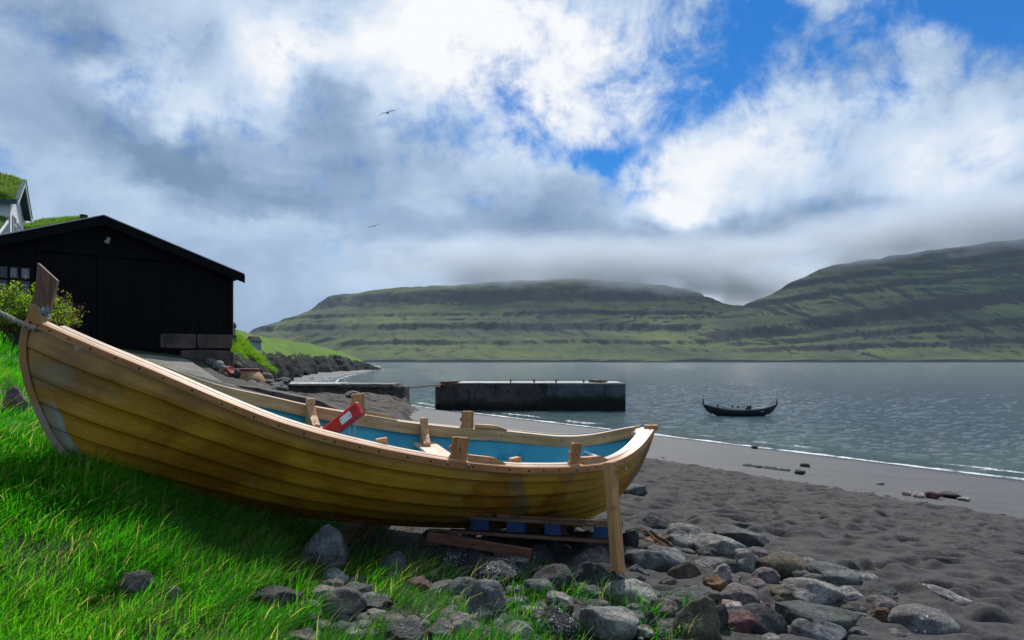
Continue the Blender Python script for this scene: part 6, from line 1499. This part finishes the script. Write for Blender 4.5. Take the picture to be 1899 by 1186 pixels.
# ------------------------------------------------------------------ shrubs in front of the boathouse
MAT['leaf'] = m_blade('shrub_leaf', (.07, .15, .010), (.19, .27, .015), (.26, .19, .04), .14)
MAT['leafbrown'] = m_blade('budding_leaf', (.16, .20, .02), (.16, .075, .045), (.20, .09, .05), .35)
MAT['twig'] = m_plain('brown_twigs', (.10, .062, .045), .85, 0, .35, 14, .4); MAT['twigred'] = m_plain('reddish_twigs', (.17, .085, .065), .85, 0, .35, 14, .4)
def shrub(c, rx, ry, h, ns, nl, leaf, twig, label, seed):
    rr = random.Random(seed); e = empty('shrub', tuple(c), label, 'shrub')
    v = []; f = []; tips = []
    def seg(a, b, r0, r1):
        d_ = (b-a).normalized(); o_ = d_.orthogonal().normalized(); q = d_.cross(o_); b0 = len(v)
        for p_, r_ in ((a, r0), (b, r1)):
            for k in range(3): t_ = k*2.094; v.append(p_+o_*math.cos(t_)*r_+q*math.sin(t_)*r_)
        for k in range(3): f.append([b0+k, b0+(k+1) % 3, b0+3+(k+1) % 3, b0+3+k])
    for i in range(ns):
        a_ = rr.uniform(0, 6.28); p0 = Vector(c)+Vector((rr.uniform(-.25, .25)*rx, rr.uniform(-.3, .3)*ry, 0)); rad_ = rr.random()**.5
        end = Vector(c)+Vector((math.cos(a_)*rx*rad_, math.sin(a_)*ry*rad_, h*(1-.45*rad_**2)*rr.uniform(.7, 1.05)))
        prev = p0
        for k in range(1, 6):
            q = k/5; p_ = p0.lerp(end, q)+Vector((0, 0, .12*math.sin(q*3.14)*h))+Vector((rr.gauss(0, .015), rr.gauss(0, .015), rr.gauss(0, .01)))
            seg(prev, p_, .008*(1.15-q), .008*(1.0-q)+.001); 
            if k >= 2:
                for _ in range(2):
                    tw_ = p_+Vector((rr.gauss(0, .08), rr.gauss(0, .08), rr.uniform(-.02, .14))); seg(p_, tw_, .003, .0015); tips.append(tw_); tips.append(p_.lerp(tw_, .5))
            prev = p_
        tips += [prev, prev]
    keep(mesh_py('stems', v, f, twig), e)
    T_ = np.array([tuple(t_) for t_ in tips]); idx = rng.integers(0, len(T_), nl); p_ = T_[idx]+rng.normal(0, .022, (nl, 3))
    o = blades('foliage', p_[:, 0], p_[:, 1], p_[:, 2], rng.uniform(.022, .045, nl), rng.uniform(.006, .011, nl), rng.uniform(0, 6.28, nl), rng.uniform(.3, 1.4, nl), leaf, '', parent=e); o['kind'] = 'stuff'
    return e
Cb = PT(35, 612, 9.3); Cb.z = float(gz(Cb.x, Cb.y))-.02
shrub(Cb, .75, .5, PT(35, 536, 9.3).z-Cb.z, 100, 6500, MAT['leaf'], MAT['twig'], 'loose bright green shrub growing in front of the boathouse window', 1)
Cb = PT(-120, 612, 9.0); Cb.z = float(gz(Cb.x, Cb.y))-.02
shrub(Cb, .7, .5, .62, 70, 7000, MAT['leaf'], MAT['twig'], 'bright green shrub just beyond the left edge of the picture', 2) if False else None
Cb = PT(100, 625, 9.9); Cb.z = float(gz(Cb.x, Cb.y))-.02
shrub(Cb, .34, .3, PT(100, 548, 9.9).z-Cb.z, 90, 1500, MAT['leafbrown'], MAT['twigred'], 'twiggy reddish brown shrub with few buds beside the green one', 3)
# ------------------------------------------------------------------ air: thin haze and the cloud lying on the hilltops
def volume_mat(name, dens, col):
    m = bpy.data.materials.new(name); m.use_nodes = True; t = NT(m.node_tree)
    for n in list(t.n): t.n.remove(n)
    out = t.node('ShaderNodeOutputMaterial'); v = t.node('ShaderNodeVolumePrincipled')
    v.inputs['Color'].default_value = (*col, 1); v.inputs['Density'].default_value = dens; v.inputs['Anisotropy'].default_value = .2
    t.l.new(v.outputs[0], out.inputs['Volume']); return m
hz = obox('haze', (300, 1640, 300), (5600, 3400, 610), volume_mat('thin_air', .000045, (.62, .83, 1.0)))
tag(hz, 'thin bluish sea air between the beach and the mountains', kind='stuff')
def vapour(name, dens):
    m = bpy.data.materials.new(name); m.use_nodes = True; t = NT(m.node_tree)
    for n in list(t.n): t.n.remove(n)
    out = t.node('ShaderNodeOutputMaterial'); v = t.node('ShaderNodeVolumePrincipled'); p = t.tex('Object')
    q = t.vmath('MULTIPLY', p, (1, 1, 1)); r = t.vmath('LENGTH', q, out=1)
    wp = t.geo('Position'); n = t.noise(t.map(wp, sc=(.0055, .0055, .014)), 1.0, 6, .66)
    e = t.math('ADD', t.math('SUBTRACT', 1.0, r), t.math('MULTIPLY', t.math('SUBTRACT', n, .50), 2.3))
    spz = t.node('ShaderNodeSeparateXYZ'); t.l.new(p, spz.inputs[0])
    dn = t.math('MULTIPLY', t.math('MULTIPLY', t.mr(e, .0, .7), t.mr(r, 1.0, .75)), t.mr(spz.outputs[2], .55, -.55)); t.inp(v, 'Density', t.math('MULTIPLY', dn, dens))
    v.inputs['Color'].default_value = (.80, .86, .94, 1); v.inputs['Anisotropy'].default_value = .2
    t.l.new(v.outputs[0], out.inputs['Volume']); return m
vm = vapour('cloud_vapour', .015)
for k, (px, py, Yd, rx, ry, rz, tilt) in enumerate(((1120, 470, 2300, 950, 300, 175, 0), (1830, 384, 1960, 950, 260, 162, 8), (1385, 520, 2330, 330, 230, 110, 0))):
    bm = bmesh.new(); bmesh.ops.create_icosphere(bm, subdivisions=4, radius=1.0); me = bpy.data.meshes.new('low_cloud'); bm.to_mesh(me); bm.free()
    o = link('low_cloud', me, vm, None, True); o.location = tuple(PT(px, py, Yd)); o.scale = (rx, ry, rz); o.rotation_euler = (0, -R(tilt), 0)
    tag(o, ('low grey cloud lying on the top of the left mountain', 'low grey cloud lying on the top of the right mountain', 'low grey cloud in the dip between the two mountains')[k], kind='stuff')
SC.cycles.volume_bounces = 1; SC.cycles.volume_step_rate = 1.0; SC.cycles.volume_max_steps = 96
